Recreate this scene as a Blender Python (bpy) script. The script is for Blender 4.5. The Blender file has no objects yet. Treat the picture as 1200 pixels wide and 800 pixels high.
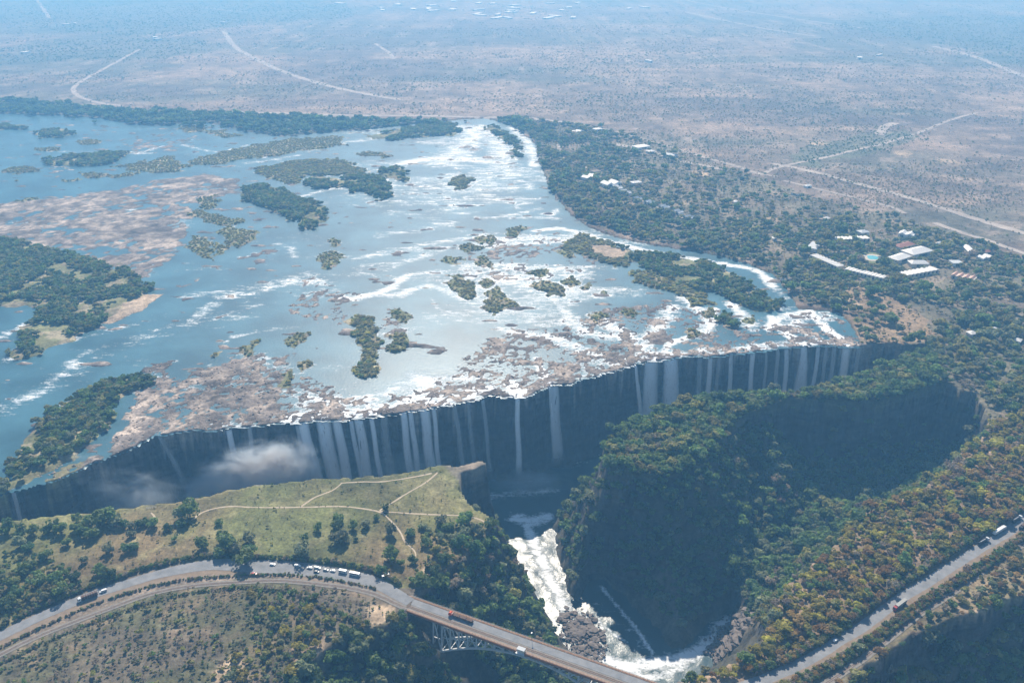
import bpy, bmesh, math, random
import numpy as np
from mathutils import Vector, Matrix

random.seed(7); RNG = np.random.default_rng(7)
SC = bpy.context.scene
COL = SC.collection

# ------------------------------------------------------------------ camera, world, sun, exposure
CAM_H, PITCH, FPX = 445.0, math.radians(24.9), 1000.0
SP, CP = math.sin(PITCH), math.cos(PITCH)
cam = bpy.data.cameras.new('camera'); cam.lens = 30.0; cam.sensor_width = 36.0
cam.clip_start = 1.0; cam.clip_end = 80000.0
cam_o = bpy.data.objects.new('camera', cam); COL.objects.link(cam_o)
cam_o.location = (0, 0, CAM_H); cam_o.rotation_euler = (math.pi / 2 - PITCH, 0, 0)
SC.camera = cam_o

SUN_EL, SUN_AZ = math.radians(42.5), math.radians(-4.0)      # azimuth from +Y towards +X
world = bpy.data.worlds.new('World'); SC.world = world; world.use_nodes = True
wn = world.node_tree.nodes; wl = world.node_tree.links
sky = wn.new('ShaderNodeTexSky'); sky.sky_type = 'NISHITA'; sky.sun_disc = False
sky.sun_elevation = SUN_EL; sky.sun_rotation = SUN_AZ
sky.altitude = 900; sky.air_density = 1.0; sky.dust_density = 0.5; sky.ozone_density = 2.0
bg = wn['Background']; bg.inputs['Strength'].default_value = 0.085
wl.new(sky.outputs[0], bg.inputs['Color'])
sun = bpy.data.lights.new('sun', 'SUN'); sun.energy = 5.0; sun.angle = math.radians(0.53); sun.color = (1.0, 0.95, 0.87)
sun_o = bpy.data.objects.new('sun', sun); COL.objects.link(sun_o)
sdir = Vector((math.sin(SUN_AZ) * math.cos(SUN_EL), math.cos(SUN_AZ) * math.cos(SUN_EL), math.sin(SUN_EL)))
sun_o.rotation_euler = sdir.to_track_quat('Z', 'Y').to_euler()
SC.view_settings.view_transform = 'Standard'; SC.view_settings.look = 'None'
SC.view_settings.exposure = 0.55; SC.view_settings.gamma = 1.0
SC.render.engine = 'CYCLES'
SC.cycles.use_denoising = True
SC.cycles.max_bounces = 5; SC.cycles.diffuse_bounces = 2; SC.cycles.glossy_bounces = 2
SC.cycles.transparent_max_bounces = 12; SC.cycles.volume_bounces = 3
SC.cycles.sample_clamp_indirect = 6.0
SC.cycles.volume_max_steps = 96

# ------------------------------------------------------------------ helpers
def W(px, py, z=0.0):
    """photo pixel -> point on the level z"""
    u, v = (px - 600.0) / FPX, (py - 400.0) / FPX
    t = (CAM_H - z) / (SP + v * CP)
    return (t * u, t * (CP - v * SP))

def WP(pts, z=0.0):
    return np.array([W(a, b, z) for a, b in pts])

def to_px(x, y, z):
    d = y * CP + (CAM_H - z) * SP
    return 600 + FPX * x / d, 400 + FPX * ((CAM_H - z) * CP - y * SP) / d, d

def _hash(ix, iy, seed):
    n = (ix.astype(np.int64) * 374761393 + iy.astype(np.int64) * 668265263 + seed * 1442695041) & 0x7fffffff
    n = ((n ^ (n >> 13)) * 1274126177) & 0x7fffffff
    n = n ^ (n >> 16)
    return (n & 0xffff) / 65535.0

def vnoise(x, y, seed=0):
    ix, iy = np.floor(x), np.floor(y)
    fx, fy = x - ix, y - iy
    fx, fy = fx * fx * (3 - 2 * fx), fy * fy * (3 - 2 * fy)
    a, b = _hash(ix, iy, seed), _hash(ix + 1, iy, seed)
    c, d = _hash(ix, iy + 1, seed), _hash(ix + 1, iy + 1, seed)
    return (a * (1 - fx) + b * fx) * (1 - fy) + (c * (1 - fx) + d * fx) * fy

def fbm(x, y, seed=0, octv=4):
    s, a, t = 0.0, 1.0, 0.0
    for k in range(octv):
        s = s + a * vnoise(x * 2 ** k + 17.3 * k, y * 2 ** k - 9.1 * k, seed + k); t += a; a *= 0.5
    return s / t

def sstep(a, b, x):
    t = np.clip((x - a) / (b - a), 0, 1); return t * t * (3 - 2 * t)

def inpoly(x, y, P):
    r = np.zeros(x.shape, bool)
    m = (x >= P[:, 0].min()) & (x <= P[:, 0].max()) & (y >= P[:, 1].min()) & (y <= P[:, 1].max())
    if not m.any(): return r
    xx, yy = x[m], y[m]; c = np.zeros(xx.shape, bool)
    n = len(P)
    for i in range(n):
        x1, y1 = P[i]; x2, y2 = P[(i + 1) % n]
        if y1 == y2: continue
        k = (y1 > yy) != (y2 > yy)
        c ^= k & (xx < (x2 - x1) * (yy - y1) / (y2 - y1) + x1)
    r[m] = c
    return r

def linedist(x, y, P, closed=True):
    best = np.full(x.shape, 1e18)
    n = len(P)
    for i in range(n if closed else n - 1):
        x1, y1 = P[i]; x2, y2 = P[(i + 1) % n]
        dx, dy = x2 - x1, y2 - y1; L = dx * dx + dy * dy
        if L == 0: continue
        t = np.clip(((x - x1) * dx + (y - y1) * dy) / L, 0, 1)
        q = (x - x1 - t * dx) ** 2 + (y - y1 - t * dy) ** 2
        np.minimum(best, q, out=best)
    return np.sqrt(best)

def sdf(x, y, P, reach=60.0):
    """signed distance (+ inside), only computed within reach of the polygon"""
    out = np.full(x.shape, -1e6)
    m = (x >= P[:, 0].min() - reach) & (x <= P[:, 0].max() + reach) & (y >= P[:, 1].min() - reach) & (y <= P[:, 1].max() + reach)
    if m.any():
        xx, yy = x[m], y[m]
        d = linedist(xx, yy, P); ins = inpoly(xx, yy, P)
        out[m] = np.where(ins, d, -d)
    return out

def smooth_line(P, step):
    """Catmull-Rom through the points, resampled every step metres"""
    P = np.asarray(P, float); n = len(P); out = []
    for i in range(n - 1):
        p0, p1, p2, p3 = P[max(i - 1, 0)], P[i], P[i + 1], P[min(i + 2, n - 1)]
        k = max(1, int(np.linalg.norm(p2 - p1) / step))
        for j in range(k):
            t = j / k
            out.append(0.5 * ((2 * p1) + (-p0 + p2) * t + (2 * p0 - 5 * p1 + 4 * p2 - p3) * t * t + (-p0 + 3 * p1 - 3 * p2 + p3) * t ** 3))
    out.append(P[-1])
    return np.array(out)

def tag(o, label, cat=None, group=None, kind=None):
    o['label'] = label
    if cat: o['category'] = cat
    if group: o['group'] = group
    if kind: o['kind'] = kind
    return o

def link(name, me, mat=None, parent=None, loc=None):
    if mat is not None and len(me.materials) == 0: me.materials.append(mat)
    o = bpy.data.objects.new(name, me); COL.objects.link(o)
    if parent is not None: o.parent = parent
    if loc is not None: o.location = loc
    return o

def empty(name, loc, rz=0.0):
    o = bpy.data.objects.new(name, None); COL.objects.link(o)
    o.location = loc; o.rotation_euler = (0, 0, rz); o.empty_display_size = 0.5
    return o

def grid_mesh(name, co, faces, smooth=True):
    me = bpy.data.meshes.new(name)
    nf = len(faces)
    me.vertices.add(len(co)); me.vertices.foreach_set('co', np.asarray(co, np.float32).ravel())
    k = faces.shape[1]
    me.loops.add(nf * k); me.loops.foreach_set('vertex_index', faces.astype(np.int32).ravel())
    me.polygons.add(nf)
    me.polygons.foreach_set('loop_start', np.arange(0, nf * k, k, dtype=np.int32))
    me.polygons.foreach_set('loop_total', np.full(nf, k, np.int32))
    me.update(calc_edges=True)
    me.polygons.foreach_set('use_smooth', np.full(nf, smooth, bool))
    return me

def pydata(name, v, f, smooth=False):
    me = bpy.data.meshes.new(name); me.from_pydata([tuple(a) for a in v], [], f); me.update()
    if smooth: me.polygons.foreach_set('use_smooth', [True] * len(me.polygons))
    return me

class MB:
    """collects boxes, bars and tubes; one mesh"""
    def __init__(s): s.v = []; s.f = []
    def box(s, x0, x1, y0, y1, z0, z1):
        b = len(s.v)
        s.v += [(x0, y0, z0), (x1, y0, z0), (x1, y1, z0), (x0, y1, z0), (x0, y0, z1), (x1, y0, z1), (x1, y1, z1), (x0, y1, z1)]
        s.f += [tuple(b + i for i in q) for q in ((3, 2, 1, 0), (4, 5, 6, 7), (0, 1, 5, 4), (1, 2, 6, 5), (2, 3, 7, 6), (3, 0, 4, 7))]
        return s
    def bar(s, a, b, w, h=None):
        a, b = Vector(a), Vector(b); h = h or w
        d = (b - a).normalized(); up = Vector((0, 0, 1)) if abs(d.z) < 0.95 else Vector((0, 1, 0))
        r = d.cross(up).normalized(); u = r.cross(d)
        k = len(s.v)
        for p in (a, b):
            for i, j in ((-1, -1), (1, -1), (1, 1), (-1, 1)):
                s.v.append(tuple(p + r * (w / 2 * i) + u * (h / 2 * j)))
        s.f += [tuple(k + i for i in q) for q in ((3, 2, 1, 0), (4, 5, 6, 7), (0, 1, 5, 4), (1, 2, 6, 5), (2, 3, 7, 6), (3, 0, 4, 7))]
        return s
    def prism(s, prof, y0, y1):
        """profile of (x, z) points pushed along y"""
        k = len(s.v); n = len(prof)
        s.v += [(x, y0, z) for x, z in prof] + [(x, y1, z) for x, z in prof]
        s.f += [tuple(range(k, k + n)), tuple(range(k + 2 * n - 1, k + n - 1, -1))]
        s.f += [(k + (i + 1) % n, k + i, k + n + i, k + n + (i + 1) % n) for i in range(n)]
        return s
    def tube(s, pts, rad, seg=6):
        k = len(s.v); P = [Vector(p) for p in pts]
        for i, p in enumerate(P):
            d = (P[min(i + 1, len(P) - 1)] - P[max(i - 1, 0)]).normalized()
            up = Vector((0, 0, 1)) if abs(d.z) < 0.9 else Vector((0, 1, 0))
            r = d.cross(up).normalized(); u = r.cross(d)
            for j in range(seg):
                a = 2 * math.pi * j / seg
                s.v.append(tuple(p + (r * math.cos(a) + u * math.sin(a)) * rad[i]))
        for i in range(len(P) - 1):
            for j in range(seg):
                a, b = k + i * seg + j, k + i * seg + (j + 1) % seg
                s.f.append((a, b, b + seg, a + seg))
        s.f.append(tuple(range(k + seg - 1, k - 1, -1)))
        e = k + (len(P) - 1) * seg; s.f.append(tuple(range(e, e + seg)))
        return s
    def mesh(s, name, smooth=False): return pydata(name, s.v, s.f, smooth)
    def build(s, name, mat, parent=None, loc=None): return link(name, s.mesh(name), mat, parent, loc)

# ------------------------------------------------------------------ materials
def mat_base(name):
    m = bpy.data.materials.new(name); m.use_nodes = True
    return m, m.node_tree.nodes, m.node_tree.links, m.node_tree.nodes['Principled BSDF']

def noise_node(N, L, scale, detail=4.0, rough=0.6, vec=None):
    n = N.new('ShaderNodeTexNoise'); n.inputs['Scale'].default_value = scale
    n.inputs['Detail'].default_value = detail; n.inputs['Roughness'].default_value = rough
    if vec is not None: L.new(vec, n.inputs['Vector'])
    return n

def mathn(N, L, op, a, b=None, clamp=False):
    n = N.new('ShaderNodeMath'); n.operation = op; n.use_clamp = clamp
    for i, q in enumerate((a, b)):
        if q is None: continue
        if isinstance(q, (int, float)): n.inputs[i].default_value = q
        else: L.new(q, n.inputs[i])
    return n.outputs[0]

def mapr(N, L, v, a, b, c=0.0, d=1.0):
    n = N.new('ShaderNodeMapRange'); L.new(v, n.inputs[0])
    for i, q in enumerate((a, b, c, d)): n.inputs[i + 1].default_value = q
    return n.outputs[0]

def mixc(N, L, fac, a, b, mode='MIX'):
    n = N.new('ShaderNodeMix'); n.data_type = 'RGBA'; n.blend_type = mode
    if isinstance(fac, (int, float)): n.inputs[0].default_value = fac
    else: L.new(fac, n.inputs[0])
    for i, q in ((6, a), (7, b)):
        if isinstance(q, tuple): n.inputs[i].default_value = (*q[:3], 1)
        else: L.new(q, n.inputs[i])
    return n.outputs[2]

def paint(name, c, rough=0.6, metal=0.0, var=0.12, scale=1.5):
    m, N, L, P = mat_base(name)
    tc = N.new('ShaderNodeTexCoord')
    n = noise_node(N, L, scale, 3, 0.6, tc.outputs['Object'])
    v = mapr(N, L, n.outputs[0], 0.25, 0.75, 1 - var, 1 + var)
    h = N.new('ShaderNodeHueSaturation'); h.inputs['Color'].default_value = (*c, 1); L.new(v, h.inputs['Value'])
    L.new(h.outputs[0], P.inputs['Base Color']); P.inputs['Roughness'].default_value = rough; P.inputs['Metallic'].default_value = metal
    return m

def leaf_mat(name, c, var=0.3):
    m, N, L, P = mat_base(name)
    oi = N.new('ShaderNodeObjectInfo')
    g = N.new('ShaderNodeNewGeometry')
    n = noise_node(N, L, 0.35, 3, 0.6, g.outputs['Position'])
    v1 = mapr(N, L, oi.outputs['Random'], 0, 1, 1 - var, 1 + var)
    v2 = mapr(N, L, n.outputs[0], 0.3, 0.7, 0.7, 1.3)
    v = mathn(N, L, 'MULTIPLY', v1, v2)
    hv = mapr(N, L, oi.outputs['Random'], 0, 1, 0.485, 0.515)
    h = N.new('ShaderNodeHueSaturation'); h.inputs['Color'].default_value = (*c, 1)
    L.new(v, h.inputs['Value']); L.new(hv, h.inputs['Hue'])
    L.new(h.outputs[0], P.inputs['Base Color'])
    P.inputs['Roughness'].default_value = 0.6; P.inputs['Specular IOR Level'].default_value = 0.35
    tr = N.new('ShaderNodeBsdfTranslucent'); L.new(h.outputs[0], tr.inputs['Color'])
    mx = N.new('ShaderNodeMixShader'); mx.inputs[0].default_value = 0.58
    L.new(P.outputs[0], mx.inputs[1]); L.new(tr.outputs[0], mx.inputs[2]); L.new(mx.outputs[0], N['Material Output'].inputs['Surface'])
    return m

M = {}
SPECIES = {'dark': (0.105, 0.165, 0.055), 'green': (0.175, 0.245, 0.068), 'olive': (0.30, 0.28, 0.085),
           'yellow': (0.40, 0.35, 0.06), 'orange': (0.38, 0.25, 0.09), 'bare': (0.34, 0.275, 0.20), 'sage': (0.26, 0.28, 0.15)}
for k, c in SPECIES.items(): M['leaf_' + k] = leaf_mat('foliage_' + k, c)
M['bark'] = paint('bark', (0.09, 0.065, 0.045), 0.9)
M['bark_grey'] = paint('bark_grey', (0.18, 0.15, 0.12), 0.9)
for k, c, r in (('white', (0.78, 0.78, 0.76), 0.35), ('cream', (0.62, 0.56, 0.45), 0.6), ('glass', (0.02, 0.025, 0.03), 0.1), ('tyre', (0.02, 0.02, 0.02), 0.9),
                ('red', (0.38, 0.03, 0.025), 0.35), ('orange', (0.55, 0.09, 0.03), 0.4), ('black', (0.025, 0.025, 0.028), 0.4), ('grey', (0.3, 0.31, 0.32), 0.4),
                ('load', (0.10, 0.055, 0.035), 0.85), ('steel', (0.52, 0.53, 0.53), 0.5), ('rust', (0.30, 0.14, 0.075), 0.85), ('sleeper', (0.16, 0.13, 0.10), 0.9),
                ('tile_red', (0.33, 0.13, 0.08), 0.8), ('tile_white', (0.72, 0.70, 0.66), 0.7), ('thatch', (0.30, 0.24, 0.17), 0.95), ('tile_grey', (0.45, 0.47, 0.48), 0.7),
                ('concrete', (0.42, 0.40, 0.36), 0.85), ('pool', (0.12, 0.42, 0.45), 0.08), ('paving', (0.5, 0.44, 0.36), 0.9), ('skin', (0.16, 0.09, 0.06), 0.6), ('blue_cloth', (0.05, 0.08, 0.2), 0.8),
                ('lamp_red', (0.4, 0.02, 0.02), 0.3), ('lamp_clear', (0.7, 0.7, 0.65), 0.15), ('tarp', (0.35, 0.34, 0.30), 0.8), ('tile_pink', (0.50, 0.30, 0.22), 0.8)):
    M[k] = paint(k, c, r)

# ------------------------------------------------------------------ traced outlines (photo pixels on the plateau level)
LIP = [(-700, 800), (-300, 672), (-120, 617), (0, 580), (37, 570), (78, 559), (101, 547), (145, 530), (162, 523), (182, 511), (216, 505), (257, 503), (341, 496), (400, 493),
       (420, 490), (461, 486), (501, 479), (535, 474), (575, 464), (616, 466), (646, 452), (673, 449), (704, 439), (737, 430), (758, 424), (800, 419),
       (851, 417), (900, 411), (942, 405), (996, 407), (1036, 405), (1070, 406), (1088, 410)]
RIDGE_N = [(1072, 417), (1030, 432), (1000, 443), (965, 455), (930, 463), (870, 463), (800, 476), (745, 497), (727, 506), (713, 517)]
RIDGE_S = [(709, 534), (720, 551), (750, 560), (790, 558), (820, 547), (842, 524), (860, 502), (875, 488), (898, 479), (930, 470), (955, 471), (1000, 472), (1040, 470),
           (1072, 462), (1104, 450), (1142, 464), (1160, 490), (1153, 512), (1128, 530), (1101, 560), (1083, 576), (1040, 593), (1008, 607), (975, 641), (946, 672), (920, 688),
           (908, 720), (888, 755), (860, 778), (825, 790), (795, 800), (784, 812), (776, 840)]
EAST_S = [(760, 950), (830, 900), (930, 850), (985, 812), (1005, 790), (1042, 766), (1062, 748), (1110, 732), (1150, 716), (1200, 702), (1300, 672), (1700, 560)]
WEST = [(-700, 830), (-300, 690), (-120, 643), (0, 613), (51, 609), (135, 599), (179, 594), (236, 584), (294, 572), (345, 566), (400, 562), (467, 557), (518, 547), (535, 549), (566, 541), (571, 546),
        (548, 556), (537, 560), (541, 575), (552, 592), (572, 607), (582, 616), (570, 632), (548, 652), (522, 672), (502, 690), (488, 702), (481, 712), (470, 730), (448, 738), (422, 742), (396, 752),
        (372, 768), (352, 782), (338, 800), (322, 850), (280, 950), (100, 1300), (-900, 1300)]
lipW = WP(LIP)
big = 30000.0
P_NORTH = np.vstack([lipW, WP(RIDGE_N), WP(RIDGE_S), WP(EAST_S), [[big, 900], [big, big], [-big, big], [-big, lipW[0, 1]]]])
P_WEST = WP(WEST)
FLOOR = -102.0
# gorge floor, on the level of the gorge water
F1 = np.vstack([lipW[::-1] + np.array([0, -9.0]), WP([(-700, 830), (-300, 690), (-120, 643), (0, 613), (135, 599), (236, 584), (345, 566), (467, 557), (535, 541), (566, 533)]) + np.array([0, 26.0]),
                WP([(600, 600), (640, 603)], FLOOR), WP([(1000, 443), (930, 463), (800, 476), (745, 497), (718, 512)])[::-1] + np.array([0, 26.0])])
F2 = WP([(565, 570), (588, 612), (602, 645), (624, 700), (640, 724), (664, 760), (690, 778), (700, 790), (690, 830), (640, 880), (560, 940), (620, 1000), (720, 900), (765, 830), (800, 800), (836, 780), (842, 752), (860, 722),
         (862, 714), (852, 716), (835, 732), (815, 748), (800, 760), (788, 760), (770, 738), (748, 714), (728, 694), (708, 678), (692, 682), (676, 704), (668, 694), (658, 666), (651, 640), (648, 606), (650, 580)], FLOOR)
F3 = np.array([W(1250, 790), W(1120, 830), W(1040, 900), W(980, 1000), W(1100, 1100), W(1500, 850)])
F4 = WP([(925, 549), (1000, 551), (1070, 545), (1112, 530), (1098, 545), (1030, 572), (965, 602), (915, 650), (880, 700), (868, 690), (885, 640), (905, 585)], -72.0)
FLOORS = [(F1, -102.0), (F2, -102.0), (F3, -102.0), (F4, -74.0)]

RIVER = WP([(-300, 118), (0, 134), (100, 137), (180, 148), (240, 143), (300, 156), (330, 160), (400, 154), (450, 150), (500, 144), (545, 140), (572, 139), (600, 148), (625, 165), (633, 190), (645, 222), (662, 245),
            (682, 262), (720, 278), (765, 288), (800, 292), (842, 300), (880, 310), (905, 322), (925, 342), (936, 362), (985, 366), (1002, 385), (1008, 400)])
RIVER = np.vstack([RIVER, lipW[LIP.index((996, 407))::-1] + np.array([0, -30.0]), [[-3000, 700]]])

# river islands: (kind, outline)   wood = trees, scrub = low bushes, rock = bare shoal
ISL = [
 ('wood', [(-60, 285), (0, 280), (30, 285), (70, 297), (110, 305), (150, 318), (172, 330), (176, 340), (160, 352), (150, 358), (128, 370), (112, 385), (92, 395), (75, 403), (45, 415), (15, 423), (8, 418), (20, 405), (25, 390), (40, 375), (45, 365), (30, 358), (0, 357), (-60, 357)]),
 ('wood', [(-40, 590), (5, 562), (14, 540), (40, 500), (60, 480), (95, 460), (120, 447), (150, 440), (176, 441), (178, 452), (150, 463), (132, 480), (126, 505), (100, 520), (85, 537), (60, 552), (30, 566), (0, 580)]),
 ('sand', [(120, 374), (140, 362), (170, 345), (193, 343), (185, 352), (150, 370), (125, 380)]),
 ('wood', [(285, 222), (310, 218), (335, 222), (352, 232), (372, 240), (385, 242), (383, 255), (370, 265), (358, 269), (345, 262), (330, 252), (312, 248), (295, 240), (283, 232)]),
 ('scrubwood', [(295, 200), (330, 190), (365, 187), (400, 188), (430, 200), (425, 206), (405, 205), (390, 205), (380, 207), (357, 207), (345, 214), (330, 214), (305, 207)]),
 ('wood', [(355, 212), (375, 207), (400, 210), (435, 205), (450, 213), (459, 220), (455, 230), (447, 235), (430, 230), (410, 220), (385, 220), (365, 222)]),
 ('wood', [(440, 198), (460, 195), (478, 203), (478, 213), (465, 212), (445, 205)]),
 ('scrubwood', [(527, 210), (535, 207), (550, 206), (556, 212), (548, 220), (538, 223), (528, 216)]),
 ('wood', [(455, 154), (480, 149), (510, 144), (535, 147), (540, 155), (528, 160), (500, 160), (480, 163), (455, 165), (432, 160)]),
 ('wood', [(572, 147), (585, 152), (600, 160), (612, 172), (614, 183), (606, 186), (600, 174), (586, 163), (572, 155)]),
 ('scrub', [(415, 178), (435, 178), (455, 181), (457, 185), (440, 184), (420, 182)]),
 ('scrub', [(220, 190), (260, 178), (300, 170), (340, 163), (400, 160), (404, 170), (380, 175), (350, 178), (320, 183), (290, 187), (250, 193), (225, 193)]),
 ('wood', [(38, 156), (55, 151), (80, 152), (87, 158), (70, 162), (45, 162)]), ('wood', [(-20, 147), (20, 146), (32, 151), (10, 153), (-20, 153)]),
 ('wood', [(50, 187), (75, 182), (100, 182), (140, 179), (150, 182), (130, 190), (110, 195), (80, 196), (55, 193)]), ('scrub', [(0, 200), (20, 196), (50, 197), (55, 200), (20, 204), (0, 203)]),
 ('scrub', [(135, 195), (170, 190), (205, 182), (210, 190), (222, 195), (205, 203), (180, 204), (160, 200)]), ('scrub', [(95, 203), (125, 203), (130, 208), (100, 209)]), ('scrub', [(130, 205), (155, 202), (157, 206), (135, 208)]),
 ('scrub', [(207, 150), (225, 146), (240, 150), (235, 156), (215, 156)]), ('scrub', [(240, 152), (260, 153), (290, 160), (265, 161), (245, 157)]), ('scrub', [(90, 165), (120, 162), (122, 168), (100, 171)]),
 ('scrub', [(74, 213), (88, 208), (92, 211), (80, 215)]), ('scrub', [(12, 213), (25, 210), (25, 214), (14, 214)]), ('scrub', [(12, 237), (30, 233), (46, 234), (20, 238)]), ('scrub', [(35, 175), (70, 173), (75, 176), (45, 179)]),
 ('scrub', [(220, 285), (235, 275), (250, 290), (248, 305), (235, 303), (225, 295)]), ('scrub', [(250, 285), (262, 288), (265, 298), (255, 302)]), ('scrub', [(250, 270), (270, 265), (295, 270), (300, 280), (280, 292), (262, 285)]),
 ('scrub', [(215, 250), (235, 245), (260, 255), (285, 258), (270, 265), (240, 260)]), ('scrub', [(232, 233), (250, 230), (258, 240), (245, 245)]),
 ('scrub', [(372, 300), (385, 293), (403, 297), (402, 308), (390, 315), (375, 315)]), ('scrub', [(382, 282), (395, 278), (404, 283), (400, 290), (385, 290)]),
 ('scrubwood', [(410, 372), (420, 367), (438, 372), (440, 395), (445, 400), (448, 430), (440, 440), (418, 446), (415, 430), (418, 405), (412, 400)]), ('scrubwood', [(455, 395), (465, 388), (478, 398), (478, 410), (468, 420), (457, 412)]),
 ('scrub', [(460, 367), (475, 364), (483, 372), (478, 381), (465, 378)]), ('scrub', [(523, 325), (540, 322), (555, 335), (558, 348), (545, 350), (527, 340)]),
 ('scrub', [(562, 352), (580, 335), (600, 350), (612, 358), (590, 360), (580, 369), (565, 362)]), ('scrub', [(560, 330), (570, 325), (575, 335), (565, 338)]),
 ('scrub', [(282, 405), (298, 398), (303, 405), (295, 418), (283, 416)]), ('scrub', [(330, 402), (345, 390), (362, 390), (358, 398), (340, 407)]), ('scrub', [(328, 440), (338, 430), (345, 442), (335, 455)]),
 ('scrub', [(350, 428), (362, 420), (368, 430), (358, 436)]), ('scrub', [(248, 414), (260, 411), (260, 418), (250, 419)]),
 ('scrub', [(619, 335), (640, 328), (660, 338), (665, 347), (645, 348)]), ('scrub', [(657, 330), (670, 323), (680, 330), (672, 340)]), ('scrub', [(682, 334), (695, 330), (695, 337), (685, 340)]),
 ('scrub', [(618, 322), (635, 314), (650, 320), (640, 325)]), ('scrub', [(700, 344), (710, 338), (716, 345), (705, 348)]), ('scrub', [(655, 293), (670, 291), (680, 300), (665, 303)]),
 ('scrub', [(555, 305), (570, 298), (578, 310), (572, 316), (560, 312)]), ('scrub', [(590, 268), (605, 263), (616, 270), (608, 278), (595, 276)]), ('scrub', [(540, 290), (555, 285), (565, 292), (552, 298)]),
 ('scrub', [(512, 305), (530, 300), (540, 304), (528, 310)]), ('scrub', [(560, 280), (575, 275), (580, 283), (568, 290)]),
 ('scrubwood', [(660, 280), (680, 274), (700, 280), (730, 290), (745, 300), (740, 312), (705, 311), (690, 300), (665, 290)]), ('sand', [(692, 291), (712, 287), (737, 299), (722, 304), (700, 300)]),
 ('wood', [(720, 288), (750, 295), (790, 300), (830, 310), (865, 325), (900, 345), (918, 355), (915, 366), (890, 366), (870, 360), (850, 350), (835, 340), (820, 340), (800, 335), (770, 328), (755, 315)]),
 ('scrubwood', [(735, 318), (760, 318), (800, 333), (830, 345), (835, 357), (815, 360), (800, 348), (770, 338), (745, 330)]), ('scrub', [(692, 370), (705, 366), (714, 374), (700, 378)]), ('scrub', [(730, 367), (742, 360), (752, 368), (745, 375)]),
 ('wood', [(843, 376), (850, 368), (865, 374), (864, 384), (852, 384)]), ('scrub', [(798, 390), (810, 386), (820, 392), (808, 398)]), ('scrub', [(876, 375), (888, 370), (890, 378), (880, 380)]), ('scrub', [(824, 368), (832, 360), (838, 366), (830, 376)]),
]
# bare, half-drowned rock: (strength, grain, outline)
SHOAL = [
 (0.68, 2.0, [(-60, 242), (60, 234), (130, 222), (180, 212), (240, 205), (290, 210), (280, 225), (230, 240), (222, 262), (215, 290), (190, 312), (165, 326), (120, 310), (70, 297), (-60, 280)]),
 (0.66, 1.0, [(100, 552), (130, 522), (140, 490), (172, 448), (180, 428), (196, 424), (205, 440), (255, 428), (290, 414), (335, 415), (352, 440), (330, 470), (335, 500), (200, 520)]),
 (0.46, 0.8, [(330, 500), (340, 462), (352, 440), (370, 440), (400, 462), (470, 462), (500, 452), (530, 430), (560, 402), (610, 385), (680, 365), (760, 355), (850, 362), (880, 400), (700, 450), (560, 480), (420, 500)]),
 (0.52, 0.8, [(560, 402), (610, 385), (650, 395), (745, 420), (745, 440), (600, 480), (500, 490), (520, 440)]),
 (0.50, 0.8, [(800, 430), (820, 400), (850, 385), (900, 378), (935, 365), (985, 367), (1008, 400), (1000, 415)]),
 (0.40, 1.0, [(530, 305), (570, 285), (620, 262), (660, 280), (700, 300), (690, 320), (640, 330), (580, 330), (540, 325)]),
 (0.38, 1.0, [(330, 330), (370, 322), (430, 345), (400, 380), (340, 375)]), (0.50, 1.0, [(200, 335), (235, 325), (238, 330), (210, 340)]), (0.5, 1.0, [(270, 303), (300, 294), (325, 291), (320, 297), (285, 306)]),
 (0.48, 1.0, [(440, 380), (460, 360), (490, 370), (480, 390), (455, 395)]), (0.42, 1.0, [(105, 175), (150, 165), (190, 152), (250, 165), (200, 178), (140, 182)]),
]
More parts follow.
